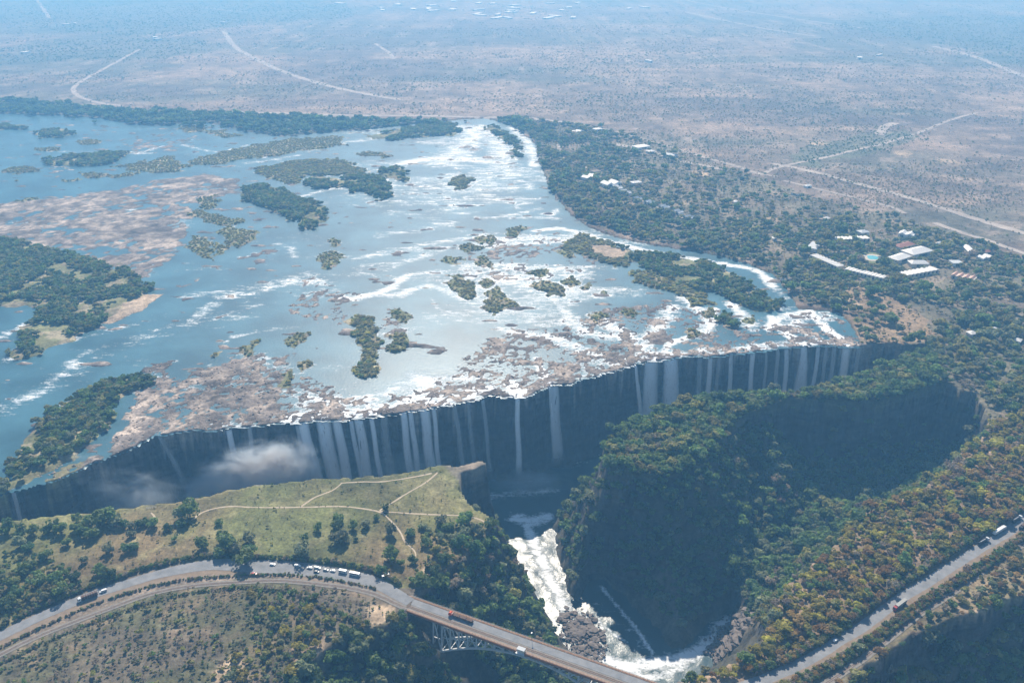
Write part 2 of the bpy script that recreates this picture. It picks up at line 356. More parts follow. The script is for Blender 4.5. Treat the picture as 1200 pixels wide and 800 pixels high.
# white water: (strength, half width px, line)
FOAM = [
 (0.7, 14, [(520, 190), (545, 170), (560, 150)]), (0.66, 12, [(560, 150), (585, 170), (590, 195)]), (0.75, 10, [(470, 192), (520, 185), (580, 190)]), (0.6, 6, [(380, 170), (420, 165), (450, 160)]), (0.7, 5, [(600, 150), (620, 170), (628, 195)]),
 (0.85, 4, [(628, 270), (660, 268), (700, 279), (760, 294), (842, 308), (888, 318), (905, 335)]), (0.6, 5, [(900, 330), (920, 350)]), (0.7, 4, [(580, 255), (610, 250), (630, 245)]), (0.6, 4, [(645, 252), (655, 245)]), (0.6, 5, [(590, 208), (612, 212), (622, 222)]),
 (0.8, 5, [(395, 351), (430, 347), (462, 335), (478, 322), (505, 320)]), (0.75, 5, [(440, 345), (470, 345), (495, 335), (520, 340), (542, 351)]), (0.6, 3, [(505, 350), (515, 362), (526, 372)]),
 (0.62, 7, [(430, 300), (480, 290), (540, 280), (570, 275)]), (0.62, 7, [(430, 312), (470, 308), (520, 290)]), (0.55, 8, [(450, 275), (490, 270), (530, 262)]), (0.5, 8, [(460, 250), (500, 255), (540, 270)]), (0.6, 4, [(355, 230), (385, 222), (400, 220)]), (0.6, 3, [(385, 206), (415, 205), (440, 208)]), (0.55, 4, [(455, 216), (478, 218)]),
 (0.58, 8, [(220, 380), (260, 350), (300, 342), (345, 330), (385, 332)]), (0.56, 10, [(230, 345), (280, 340), (330, 330), (360, 322)]), (0.5, 8, [(180, 392), (240, 375), (300, 370)]), (0.55, 4, [(260, 400), (300, 388), (345, 384)]), (0.45, 16, [(150, 400), (220, 380), (300, 355)]),
 (0.62, 8, [(20, 470), (45, 460), (70, 440), (90, 425)]), (0.6, 5, [(80, 425), (105, 412), (120, 408)]), (0.5, 14, [(0, 480), (60, 450), (120, 415)]), (0.6, 6, [(-10, 400), (10, 390), (30, 380)]), (0.5, 4, [(75, 402), (120, 390), (160, 380)]), (0.5, 5, [(20, 412), (5, 425)]),
 (0.6, 4, [(325, 285), (340, 290), (345, 300)]), (0.6, 3, [(215, 170), (255, 178), (290, 170)]), (0.5, 4, [(60, 178), (120, 178), (180, 180)]), (0.55, 3, [(160, 180), (190, 172)]), (0.6, 4, [(290, 191), (320, 187), (350, 182)]),
 (0.72, 7, [(590, 385), (620, 392), (650, 395), (680, 410), (720, 420)]), (0.72, 6, [(640, 345), (655, 355), (670, 375), (690, 390), (730, 395)]), (0.75, 10, [(575, 325), (600, 330), (610, 335)]), (0.72, 7, [(700, 370), (720, 385), (745, 400), (758, 418)]),
 (0.72, 7, [(790, 360), (770, 385), (755, 405), (765, 420)]), (0.72, 6, [(800, 350), (830, 372), (820, 392)]), (0.85, 3, [(838, 362), (835, 378), (822, 392), (790, 400), (775, 420)]), (0.7, 5, [(855, 355), (872, 372), (880, 385)]),
 (0.95, 4, [(905, 372), (915, 385), (935, 400), (945, 404)]), (0.95, 4, [(948, 364), (965, 382), (990, 402)]), (0.9, 4, [(940, 365), (915, 372), (900, 385)]), (0.95, 3, [(945, 404), (970, 400), (995, 404)]), (0.6, 5, [(925, 380), (945, 390), (965, 402)]),
 (0.8, 9, [(340, 492), (380, 485), (420, 484), (460, 478), (500, 472), (535, 466), (570, 457)]), (0.62, 12, [(360, 470), (420, 470), (480, 450), (520, 445), (560, 440)]), (0.9, 8, [(600, 450), (606, 464)]), (1.0, 4, [(606, 462), (612, 466), (620, 458)]), (1.0, 3, [(628, 420), (636, 438), (642, 452)]), (0.8, 10, [(480, 470), (500, 450), (490, 440)]),
 (0.72, 6, [(740, 420), (770, 415), (800, 414)]), (0.6, 6, [(820, 412), (870, 408), (920, 402)]), (0.7, 5, [(255, 498), (275, 497), (290, 498)]),
]
# roads, tracks, paths
ROAD_L = [(-140, 815), (-60, 778), (0, 746), (50, 722), (100, 701), (150, 684), (200, 670), (250, 662), (300, 664), (350, 667), (400, 674), (437, 682), (462, 695), (481, 706)]
RAIL_L = [(-140, 838), (-60, 800), (0, 768), (50, 744), (125, 715), (175, 697), (225, 687), (275, 683), (325, 681), (375, 685), (412, 690), (440, 697), (462, 707), (477, 714)]
ROAD_R = [(785, 811), (830, 818), (887, 801), (925, 786), (962, 767), (987, 751), (1012, 736), (1037, 717), (1062, 699), (1100, 676), (1145, 647), (1180, 626), (1215, 603), (1330, 545)]
RAIL_R = [(783, 818), (850, 845), (910, 832), (970, 800), (1025, 762), (1075, 722), (1112, 698), (1150, 671), (1200, 638), (1330, 575)]
PATHS = [[(225, 612), (240, 602), (267, 596), (300, 597), (350, 597), (400, 596), (442, 601), (457, 611), (469, 625), (475, 637), (487, 650), (484, 664)], [(352, 597), (370, 585), (390, 577), (401, 568)],
         [(401, 568), (425, 567), (450, 567), (482, 562), (506, 557)], [(445, 600), (470, 585), (487, 575), (500, 567), (513, 556)], [(445, 601), (487, 604), (540, 606), (562, 611), (573, 618)],
         [(178, 603), (183, 611), (181, 618)], [(1036, 604), (1042, 622), (1050, 634)]]
ROADS_W = {k: WP(v) for k, v in (('ROAD_L', ROAD_L), ('RAIL_L', RAIL_L), ('ROAD_R', ROAD_R), ('RAIL_R', RAIL_R))}
ABUT_A = np.array(W(479, 707)); BR_DIR = np.array([0.900, -0.436]); BR_DIR /= np.linalg.norm(BR_DIR)
ABUT_B = ABUT_A + BR_DIR * 198.0

# ------------------------------------------------------------------ terrain heights on one rectilinear grid
def axis(parts):
    out = [parts[0][0]]
    for a, b, s in parts:
        n = max(1, int(round((b - a) / s))); out += list(np.linspace(a, b, n + 1)[1:])
    return np.array(out)
def geo(a, b, s, g):
    out = []; x = a
    while x < b: out.append(x); x += s; s *= g
    return np.array(out)
xin = axis([(-640, 640, 2.5)]); xmid = axis([(640, 1080, 4), (1080, 1500, 9)])[1:]; xfar = geo(1510, 26000, 20, 1.12)
XS = np.concatenate([-xfar[::-1], -xmid[::-1], xin, xmid, xfar])
YS = np.concatenate([-geo(200, 9000, 60, 1.25)[::-1], axis([(-200, 320, 20), (320, 860, 2.5), (860, 1050, 3.2), (1050, 1700, 4.5), (1700, 2450, 7)]), geo(2470, 26000, 20, 1.1)])
NX, NY = len(XS), len(YS)
GX, GY = np.meshgrid(XS, YS)
X, Y = GX.ravel(), GY.ravel()

# outlines are roughened by shifting the point before testing
wa = np.clip(Y / 900.0, 0.5, 3.0)
WX = X + (fbm(X / 20, Y / 20, 3, 5) - 0.5) * 26 * wa; WY = Y + (fbm(X / 20, Y / 20, 9, 5) - 0.5) * 26 * wa
lx = X + (fbm(X / 9, Y / 9, 21, 3) - 0.5) * 8; ly = Y + (fbm(X / 11, Y / 11, 25, 3) - 0.5) * 9

near = (np.abs(X) < 900) & (Y > -200) & (Y < 1050)
inP = np.ones(X.shape, bool); inP[Y < -200] = True
dP = np.zeros(X.shape); dW = np.full(X.shape, 1e4); dNW = np.zeros(X.shape)
idx = np.where(near)[0]
a, b = lx[idx], ly[idx]
iN, iWst = inpoly(a, b, P_NORTH), inpoly(a, b, P_WEST)
inP[idx] = iN | iWst
out = idx[~inP[idx]]
a, b = lx[out], ly[out]
dP[out] = np.minimum(linedist(a, b, P_NORTH), linedist(a, b, P_WEST))
dw = np.full(out.shape, 1e4)
dsum = np.zeros(out.shape); qsum = np.zeros(out.shape)
for F, zf in FLOORS:
    df = np.where(inpoly(a, b, F), 0, linedist(a, b, F)); dw = np.minimum(dw, df)
    q = 1.0 / (df + 2.0) ** 2; dsum += q * zf; qsum += q
FD = -dsum / qsum
dW[out] = dw
# height of the bare cliff band under the rim, from a few marked places
CL = [(600, 470, 95), (300, 500, 95), (900, 415, 95), (1050, 410, 80), (560, 560, 90), (400, 570, 70), (545, 640, 5, 0.8), (580, 616, 8, 0.9), (500, 695, 6, 0.9), (450, 745, 6, 0.9), (400, 760, 5, 0.9), (350, 800, 5, 0.9), (712, 540, 4, 1.1), (735, 556, 3, 0.9), (713, 517, 14, 1.3), (770, 550, 3, 0.7), (820, 538, 3, 0.8), (870, 495, 5, 0.9), (845, 520, 3, 0.8), (690, 600, 4, 0.9),
      (920, 475, 40), (1000, 475, 56), (1070, 465, 58), (1140, 470, 44), (1155, 510, 22), (1100, 560, 10), (1000, 610, 6), (930, 690, 6), (860, 780, 8), (790, 805, 30), (1100, 735, 16, 1.2), (1200, 700, 16, 1.2), (730, 505, 40), (760, 490, 70)]
cw = WP([(p[0], p[1]) for p in CL]); cc = np.array([p[2] for p in CL], float); ce = np.array([(p[3] if len(p) > 3 else 1.5) for p in CL], float)
wsum = np.zeros(out.shape); csum = np.zeros(out.shape); esum = np.zeros(out.shape)
for (cx, cy), cv, ev in zip(cw, cc, ce):
    q = 1.0 / (((X[out] - cx) ** 2 + (Y[out] - cy) ** 2) + 200.0) ** 1.5
    wsum += q; csum += q * cv; esum += q * ev
CB = csum / wsum; EX = esum / wsum
dp = dP[out]; t = dp / (dp + dw + 1e-6)
f = np.where(EX > 1, 1 - (1 - t) ** np.maximum(EX, 1), t ** (2 - np.minimum(EX, 1)))
Z = np.zeros(X.shape)
relief = (fbm(X / 130, Y / 130, 41, 3) - 0.5) * 4.0
landZ = 2.2 + relief
zc = -(CB * np.clip(dp / (CB * 0.13 + 3.0), 0, 1) ** 0.55 + np.maximum(FD - CB, 0) * f)
gn = (fbm(X[out] / 28, Y[out] / 28, 51, 4) - 0.5) * 26 * np.clip(4 * t * (1 - t), 0, 1) * (1 - np.clip(CB / 110, 0, 0.9))
ledge = (fbm(X[out] / 7, Y[out] / 7, 55, 3) - 0.5) * 6 * np.clip(dp / 6, 0, 1) * np.clip((1 - t) * 3, 0, 1)
hz = np.where((t > 0.999) & (FD > 95), FLOOR - 2.5, 1.2 + zc * (103.2 / 102.0) + gn + ledge)
# a wooded rib runs down into the valley beside the headland
rib = [W(884, 484, -6), W(898, 525, -32), W(906, 575, -52), W(902, 640, -74)]; rz = np.array([-4.0, -30.0, -52.0, -80.0])
rl_ = smooth_line(np.array(rib), 4.0); rzz = np.interp(np.linspace(0, 3, len(rl_)), [0, 1, 2, 3], rz)
best = np.full(out.shape, -999.0)
for (qx_, qy_), qz_ in zip(rl_, rzz): best = np.maximum(best, qz_ - 1.15 * np.hypot(X[out] - qx_, Y[out] - qy_))
hz = np.maximum(hz, best + (fbm(X[out] / 18, Y[out] / 18, 57) - 0.5) * 10)
Z[out] = np.maximum(hz, FLOOR - 2.5)

# the river bed, its islands and rocks
rv_all = inP & (np.abs(X) < 3500) & (Y < 2700) & (Y > 300)
ri = np.where(rv_all)[0]
in_riv = np.zeros(X.shape, bool); in_riv[ri] = inpoly(WX[ri] * 0.3 + X[ri] * 0.7, WY[ri] * 0.3 + Y[ri] * 0.7, RIVER)
westmask = np.zeros(X.shape, bool); westmask[idx] = iWst
in_riv &= ~westmask
riv = np.where(in_riv)[0]
rx, ry, qx, qy = X[riv], Y[riv], WX[riv], WY[riv]
isl = np.full(riv.shape, -1e6); veg = np.zeros(X.shape); kindv = np.zeros(X.shape, np.int8)
KN = {'wood': 1, 'scrubwood': 2, 'scrub': 3, 'sand': 4}
for kd, poly in ISL:
    P = WP(poly)
    s = sdf(qx, qy, P, 30)
    m = s > 0
    kindv[riv[m]] = KN[kd]
    isl = np.maximum(isl, s)
sh = np.zeros(riv.shape); gr = np.ones(riv.shape)
for st, g, poly in SHOAL:
    s = sdf(qx, qy, WP(poly), 40)
    v = st * sstep(-14, 12, s)
    m = v > sh; sh = np.where(m, v, sh); gr = np.where(m, g, gr)
dlip = linedist(rx, ry, lipW[5:31], False)
sh = np.maximum(sh, 0.60 * sstep(46, 12, dlip + (fbm(rx / 40, ry / 40, 63) - 0.5) * 40)); gr = np.where(dlip < 40, 0.8, gr)
rn = 0.45 * fbm(rx / 26 / gr, ry / 26 / gr, 61, 4) + 0.55 * fbm(rx / 6 / gr, ry / 6 / gr, 67, 3)
rockz = (sh + (rn - 0.5) * 1.7 - 0.50) * 3.6
rockz = np.where(sh < 0.05, -2.5, rockz)
islz = np.clip(isl * 0.22, -3, 2.0) + (fbm(rx / 8, ry / 8, 71, 3) - 0.5) * 1.0
# scattered single rocks
sr = fbm(rx / 30, ry / 14, 73, 3)
stray = np.where(sr > 0.70, (sr - 0.70) * 18 - 0.6, -2.5)
bedz = np.maximum.reduce([np.full(riv.shape, -2.5), rockz, islz, stray])
Z[riv] = np.clip(bedz, -2.5, 2.4)
land = inP & ~in_riv
Z[land] = landZ[land]
# banks slope down to the water
bank = np.where(land & near | land & (Y < 2700) & (np.abs(X) < 2600) & (Y > 300))[0]
# level the ground under the roads
ROADCORR = np.full(X.shape, 1e4)
for k, wdt in (('ROAD_L', 9), ('RAIL_L', 5), ('ROAD_R', 8), ('RAIL_R', 5)):
    L_ = smooth_line(ROADS_W[k], 6.0)
    m = np.where(land & (np.abs(X) < 800) & (Y > 250) & (Y < 800))[0]
    ROADCORR[m] = np.minimum(ROADCORR[m], linedist(X[m], Y[m], L_, False) - wdt)
k = sstep(0, 14, ROADCORR)
Z = np.where(land, 0.6 * (1 - k) + Z * k, Z)
# dark cut between the road and the railway on the east side
ZG = Z.reshape(NY, NX)

def height(x, y):
    x = np.asarray(x, float); y = np.asarray(y, float)
    i = np.clip(np.searchsorted(XS, x) - 1, 0, NX - 2); j = np.clip(np.searchsorted(YS, y) - 1, 0, NY - 2)
    fx = (x - XS[i]) / (XS[i + 1] - XS[i]); fy = (y - YS[j]) / (YS[j + 1] - YS[j])
    return (ZG[j, i] * (1 - fx) + ZG[j, i + 1] * fx) * (1 - fy) + (ZG[j + 1, i] * (1 - fx) + ZG[j + 1, i + 1] * fx) * fy
def nearest(arr, x, y):
    i = np.clip(np.rint(np.interp(x, XS, np.arange(NX))).astype(int), 0, NX - 1); j = np.clip(np.rint(np.interp(y, YS, np.arange(NY))).astype(int), 0, NY - 1)
    return arr.reshape(NY, NX)[j, i]

# ------------------------------------------------------------------ ground colours (what covers the ground, no light or shade)
ZONES = {
 'ne_wood': [(612, 142), (700, 150), (780, 172), (870, 202), (930, 226), (1000, 243), (1060, 258), (1120, 278), (1230, 316), (1260, 480), (1165, 500), (1100, 455), (1088, 410), (1008, 405), (1000, 370), (936, 355), (900, 315), (760, 285), (680, 258), (645, 225), (628, 175)],
 'bank_wood': [(-300, 108), (0, 118), (60, 122), (120, 128), (200, 132), (330, 138), (480, 143), (620, 140), (625, 160), (570, 142), (480, 150), (330, 162), (230, 150), (150, 148), (0, 140), (-300, 125)],
 'green_patch': [(920, 190), (950, 172), (1000, 158), (1060, 150), (1075, 160), (1020, 180), (960, 197)],
 'bare_hill': [(985, 345), (1010, 338), (1050, 352), (1085, 375), (1092, 402), (1040, 404), (1005, 398), (990, 370)],
 'meadow': [(-300, 640), (0, 612), (236, 580), (518, 545), (580, 612), (545, 655), (500, 690), (460, 688), (400, 668), (300, 655), (200, 660), (100, 690), (0, 740), (-300, 880)],
 'sw_scrub': [(-300, 900), (0, 760), (120, 716), (230, 684), (300, 678), (400, 686), (485, 712), (440, 745), (330, 830), (200, 1000), (-300, 1200)],
 'knife': [(650, 600), (668, 570), (720, 505), (800, 470), (870, 458), (960, 450), (1088, 405), (1110, 450), (1066, 480), (900, 482), (862, 520), (815, 566), (740, 592)],
 'autumn': [(800, 800), (900, 715), (920, 680), (1000, 605), (1100, 555), (1160, 495), (1300, 480), (1400, 560), (1215, 600), (1100, 672), (987, 748), (887, 800), (800, 830)],
 'spur_s': [(780, 815), (887, 803), (990, 756), (1100, 680), (1215, 608), (1400, 520), (1400, 650), (1200, 705), (1060, 750), (1000, 800), (850, 900)],
 'dark_plain': [(-300, 20), (0, 30), (150, 48), (260, 35), (420, 20), (400, 0), (-300, -20)], 'dark_plain2': [(0, 60), (60, 48), (200, 45), (280, 55), (180, 70), (80, 72), (0, 78)],
 'dark_plain3': [(960, 30), (1100, 20), (1300, 20), (1300, 85), (1180, 75), (1080, 50)],
 'cat_grass': [(15, 570), (28, 556), (60, 545), (95, 530), (105, 535), (90, 552), (60, 565), (30, 574)],
}
ZW = {k: WP(v) for k, v in ZONES.items()}
def zone(x, y, k, warp=0.0, seed=0):
    if warp: x, y = x + (fbm(x / warp, y / warp, 81 + seed) - 0.5) * warp, y + (fbm(x / warp, y / warp, 87 + seed) - 0.5) * warp
    return inpoly(x, y, ZW[k])

col = np.zeros((len(X), 3))
def mixin(mask, c, w=1.0):
    w = np.broadcast_to(np.asarray(w, float), X.shape)[mask][:, None]
    col[mask] = col[mask] * (1 - w) + np.array(c) * w
allm = np.ones(X.shape, bool)
n1 = fbm(X / 260, Y / 260, 101, 5); n2 = fbm(X / 45, Y / 45, 105, 4); n3 = fbm(X / 14, Y / 14, 109, 3); n4 = fbm(X / 900, Y / 420, 113, 4)
mixin(allm, (0.17, 0.125, 0.092)); mixin(allm, (0.27, 0.195, 0.14), sstep(0.46, 0.64, n1)); mixin(allm, (0.10, 0.098, 0.07), sstep(0.48, 0.62, n4) * 0.8); mixin(allm, (0.34, 0.26, 0.20), sstep(0.52, 0.72, n2) * 0.55); mixin(allm, (0.11, 0.085, 0.075), sstep(0.56, 0.64, fbm(X / 700, Y / 300, 119, 5)) * 0.6)
for k in ('dark_plain', 'dark_plain2', 'dark_plain3'): mixin(zone(X, Y, k, 600), (0.075, 0.085, 0.06), 0.65)
mixin(zone(X, Y, 'ne_wood', 40), (0.135, 0.125, 0.08), 0.55 + 0.4 * n2); mixin(zone(X, Y, 'ne_wood', 40) & (n2 > 0.58), (0.24, 0.18, 0.13), 0.6)
mixin(zone(X, Y, 'bank_wood', 60), (0.10, 0.10, 0.07), 0.8); mixin(zone(X, Y, 'green_patch', 120), (0.105, 0.125, 0.075), 0.55)
mixin(zone(X, Y, 'bare_hill', 20), (0.27, 0.185, 0.11), 0.5 + 0.5 * n2)
m = zone(X, Y, 'meadow'); mixin(m, (0.145, 0.138, 0.05)); mixin(m, (0.175, 0.125, 0.065), sstep(0.38, 0.58, n2) * 0.9); mixin(m, (0.115, 0.125, 0.045), sstep(0.5, 0.7, n1) * 0.7); mixin(m, (0.23, 0.205, 0.10), sstep(0.58, 0.72, n3) * 0.5)
m = zone(X, Y, 'sw_scrub'); mixin(m, (0.125, 0.104, 0.072)); mixin(m, (0.105, 0.105, 0.05), sstep(0.45, 0.6, n2) * 0.7); mixin(m, (0.22, 0.155, 0.10), sstep(0.58, 0.72, n3) * 0.5)
m = zone(X, Y, 'knife', 10); mixin(m, (0.10, 0.10, 0.05))
m = zone(X, Y, 'autumn', 15); mixin(m, (0.20, 0.145, 0.09)); mixin(m, (0.33, 0.235, 0.16), sstep(0.56, 0.7, n3) * 0.8)
m = zone(X, Y, 'spur_s'); mixin(m, (0.17, 0.14, 0.08)); mixin(m, (0.26, 0.19, 0.12), sstep(0.56, 0.7, n3) * 0.6)
# sandy scars
for px, py, r in ((275, 785, 17), (262, 790, 12), (440, 722, 16), (455, 716, 10), (420, 742, 9), (370, 762, 14), (350, 768, 10), (1043, 610, 10), (1047, 622, 8), (1076, 594, 7), (1132, 720, 11), (1150, 722, 9), (1092, 555, 8), (1180, 555, 8), (345, 765, 8), (505, 668, 8), (500, 674, 6),
                  (690, 232, 7), (705, 250, 8), (668, 232, 6), (1000, 360, 9), (992, 352, 8), (1045, 380, 9), (905, 258, 10), (965, 258, 6), (820, 205, 14), (960, 170, 10), (1060, 180, 14), (1110, 190, 12)):
    cx, cy = W(px, py); d = to_px(cx, cy, 0)[2]; rr = r * d / FPX
    m = (np.abs(X - cx) < rr * 2.5) & (np.abs(Y - cy) < rr * 3.5)
    q = np.sqrt((X[m] - cx) ** 2 + ((Y[m] - cy) / 1.3) ** 2) / rr + (fbm(X[m] / rr * 2, Y[m] / rr * 2, 120) - 0.5) * 1.6
    mixin(m, (0.42, 0.31, 0.20), 0) ; c_ = 0.9 * sstep(1.1, 0.6, q); col[m] = col[m] * (1 - c_[:, None]) + np.array((0.40, 0.30, 0.20)) * c_[:, None]
# gorge slopes and walls
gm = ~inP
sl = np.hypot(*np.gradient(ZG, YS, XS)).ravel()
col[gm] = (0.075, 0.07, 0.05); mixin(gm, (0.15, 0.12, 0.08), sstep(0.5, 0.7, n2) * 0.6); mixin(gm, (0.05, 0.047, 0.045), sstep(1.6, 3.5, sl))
# river rocks, islands
rm = in_riv
rn_ = np.zeros(X.shape); rn_[riv] = rn
col[rm] = (0.205, 0.170, 0.145)
mixin(rm, (0.36, 0.295, 0.24), sstep(0.45, 0.62, n3)); mixin(rm, (0.10, 0.085, 0.075), sstep(0.52, 0.66, fbm(X / 18, Y / 18, 131)) * 0.8)
mixin(rm & (Z < 0.25), (0.075, 0.065, 0.055), 0.7)
m = rm & ((kindv == 1) | (kindv == 2) | (kindv == 3)); mixin(m, (0.17, 0.175, 0.075), 0.9); mixin(m & (n3 > 0.58), (0.36, 0.29, 0.20), 0.6)
mixin(rm & (kindv == 4), (0.42, 0.32, 0.22), 0.9); mixin(rm & zone(X, Y, 'cat_grass', 8), (0.22, 0.20, 0.10), 0.9)
mixin(rm & (Z < -0.3), (0.03, 0.05, 0.045), 1.0)

keep = np.ones(X.shape, bool)
ii = np.arange(NX * NY).reshape(NY, NX)
quads = np.stack([ii[:-1, :-1], ii[:-1, 1:], ii[1:, 1:], ii[1:, :-1]], -1).reshape(-1, 4)
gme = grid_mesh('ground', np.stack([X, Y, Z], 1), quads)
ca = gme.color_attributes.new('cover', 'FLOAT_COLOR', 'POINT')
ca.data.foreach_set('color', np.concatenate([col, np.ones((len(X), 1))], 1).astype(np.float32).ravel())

gm_, N, L, P = mat_base('ground_cover')
at = N.new('ShaderNodeAttribute'); at.attribute_name = 'cover'
ge = N.new('ShaderNodeNewGeometry')
na = noise_node(N, L, 0.10, 6, 0.65, ge.outputs['Position']); nb = noise_node(N, L, 0.4, 4, 0.7, ge.outputs['Position'])
va = mathn(N, L, 'MULTIPLY', mapr(N, L, na.outputs[0], 0.28, 0.72, 0.55, 1.45), mapr(N, L, nb.outputs[0], 0.3, 0.7, 0.7, 1.3))
sn = N.new('ShaderNodeSeparateXYZ'); L.new(ge.outputs['Normal'], sn.inputs[0])
nc = noise_node(N, L, 0.011, 7, 0.68, ge.outputs['Position'])
va = mathn(N, L, 'MULTIPLY', va, mapr(N, L, nc.outputs[0], 0.36, 0.64, 0.62, 1.4))
steep = mapr(N, L, sn.outputs[2], 0.62, 0.3)
mps = N.new('ShaderNodeMapping'); mps.inputs['Scale'].default_value = (0.03, 0.03, 0.16); L.new(ge.outputs['Position'], mps.inputs[0])
mpj = N.new('ShaderNodeMapping'); mpj.inputs['Scale'].default_value = (0.22, 0.22, 0.03); L.new(ge.outputs['Position'], mpj.inputs[0])
ns = noise_node(N, L, 1.0, 5, 0.7, mps.outputs[0]); nj = noise_node(N, L, 1.0, 4, 0.65, mpj.outputs[0])
st_ = mathn(N, L, 'MULTIPLY', mapr(N, L, ns.outputs[0], 0.35, 0.65, 0.45, 1.7), mapr(N, L, nj.outputs[0], 0.35, 0.65, 0.6, 1.5))
mixv = N.new('ShaderNodeMix'); L.new(steep, mixv.inputs[0]); L.new(va, mixv.inputs[2]); L.new(st_, mixv.inputs[3]); va = mixv.outputs[0]
hs = N.new('ShaderNodeHueSaturation'); L.new(at.outputs['Color'], hs.inputs['Color']); L.new(va, hs.inputs['Value'])
L.new(hs.outputs[0], P.inputs['Base Color']); P.inputs['Roughness'].default_value = 0.92; P.inputs['Specular IOR Level'].default_value = 0.2
bp = N.new('ShaderNodeBump'); bp.inputs['Strength'].default_value = 0.9; bp.inputs['Distance'].default_value = 2.5
L.new(mathn(N, L, 'ADD', mathn(N, L, 'MULTIPLY', na.outputs[0], 0.5), mathn(N, L, 'MULTIPLY', mathn(N, L, 'ADD', ns.outputs[0], nj.outputs[0]), steep)), bp.inputs['Height']); L.new(bp.outputs[0], P.inputs['Normal'])
ground = link('ground', gme, gm_)
tag(ground, 'dry bush country cut by a deep dark zigzag gorge', kind='structure')

# ------------------------------------------------------------------ water
def water_mat(name, deep, foam_c=(0.80, 0.82, 0.82), sx=0.03, sy=0.11, rot=0.5, rough=0.31):
    m, N, L, P = mat_base(name)
    at = N.new('ShaderNodeAttribute'); at.attribute_name = 'foam'
    ge = N.new('ShaderNodeNewGeometry')
    mp = N.new('ShaderNodeMapping'); mp.inputs['Rotation'].default_value = (0, 0, rot); mp.inputs['Scale'].default_value = (sx, sy, 0.05)
    L.new(ge.outputs['Position'], mp.inputs['Vector'])
    n1 = noise_node(N, L, 1.0, 6, 0.68, mp.outputs[0]); n1.inputs['Distortion'].default_value = 0.8
    n2 = noise_node(N, L, 0.16, 4, 0.7, ge.outputs['Position'])
    n3 = noise_node(N, L, 0.42, 3, 0.7, ge.outputs['Position'])
    s = mathn(N, L, 'ADD', mathn(N, L, 'ADD', mathn(N, L, 'MULTIPLY', n1.outputs[0], 0.5), mathn(N, L, 'MULTIPLY', n2.outputs[0], 0.25)), mathn(N, L, 'MULTIPLY', n3.outputs[0], 0.25))
    s = mathn(N, L, 'ADD', s, mathn(N, L, 'MULTIPLY', at.outputs['Fac'], 0.36))
    fo = mapr(N, L, s, 0.69, 0.83)
    fo = mathn(N, L, 'MULTIPLY', fo, mapr(N, L, at.outputs['Fac'], 0.02, 0.15))
    nd = noise_node(N, L, 0.012, 3, 0.6, ge.outputs['Position'])
    dc = mixc(N, L, mapr(N, L, nd.outputs[0], 0.35, 0.65), deep, tuple(min(1, q * 1.7 + 0.008) for q in deep))
    c = mixc(N, L, fo, dc, foam_c)
    L.new(c, P.inputs['Base Color'])
    L.new(mapr(N, L, fo, 0, 1, rough, 0.75), P.inputs['Roughness']); P.inputs['IOR'].default_value = 1.33
    nw = noise_node(N, L, 0.35, 4, 0.65, ge.outputs['Position'])
    hh = mathn(N, L, 'ADD', mathn(N, L, 'MULTIPLY', nw.outputs[0], 0.5), mathn(N, L, 'MULTIPLY', fo, 0.6))
    bp = N.new('ShaderNodeBump'); bp.inputs['Strength'].default_value = 0.5; bp.inputs['Distance'].default_value = 1.0
    L.new(hh, bp.inputs['Height']); L.new(bp.outputs[0], P.inputs['Normal'])
    return m

def foam_at(x, y, lines, z=0.0, wide=1.9):
    fm = np.zeros(x.shape)
    for st, w, ln in lines:
        P_ = smooth_line(WP(ln, z), 12.0)
        d0 = float(np.mean([to_px(p[0], p[1], z)[2] for p in P_])); ww = w * wide * d0 / FPX
        m = (x > P_[:, 0].min() - 2.5 * ww) & (x < P_[:, 0].max() + 2.5 * ww) & (y > P_[:, 1].min() - 3.5 * ww) & (y < P_[:, 1].max() + 3.5 * ww)
        if not m.any(): continue
        d = linedist(x[m], y[m], P_, False) / (ww * 1.25)
        fm[m] = np.maximum(fm[m], st * np.exp(-d * d))
    return fm

wm_ = in_riv.copy()
fq = quads[in_riv[quads].sum(1) >= 2]
used, inv = np.unique(fq.ravel(), return_inverse=True)
wx, wy = X[used], Y[used]
fm = foam_at(wx, wy, FOAM)
zz = Z[used]
shv = np.zeros(X.shape); shv[riv] = sh
fm = np.maximum(fm, (0.30 + 0.28 * sstep(-380, 100, wx + 0.2 * (wy - 1000))) * sstep(0.40, 0.62, fbm(wx / 190, wy / 80, 141)))
fm = np.clip(fm * (0.72 + 0.56 * fbm(wx / 22, wy / 14, 145)), 0, 1)
fm = np.clip(fm + 0.25 * np.exp(-(zz / 0.6) ** 2) * (fm > 0.3), 0, 1)
wz = np.where(Z[used] < -20, -0.6, 0.0)
wme = grid_mesh('river', np.stack([wx, wy, wz], 1), inv.reshape(-1, 4))
fa = wme.attributes.new('foam', 'FLOAT', 'POINT'); fa.data.foreach_set('value', fm.astype(np.float32))
M['river'] = water_mat('river_water', (0.030, 0.088, 0.112), rot=-0.42)
river = link('river', wme, M['river'])
tag(river, 'wide blue river with white rapids above the falls', kind='structure')

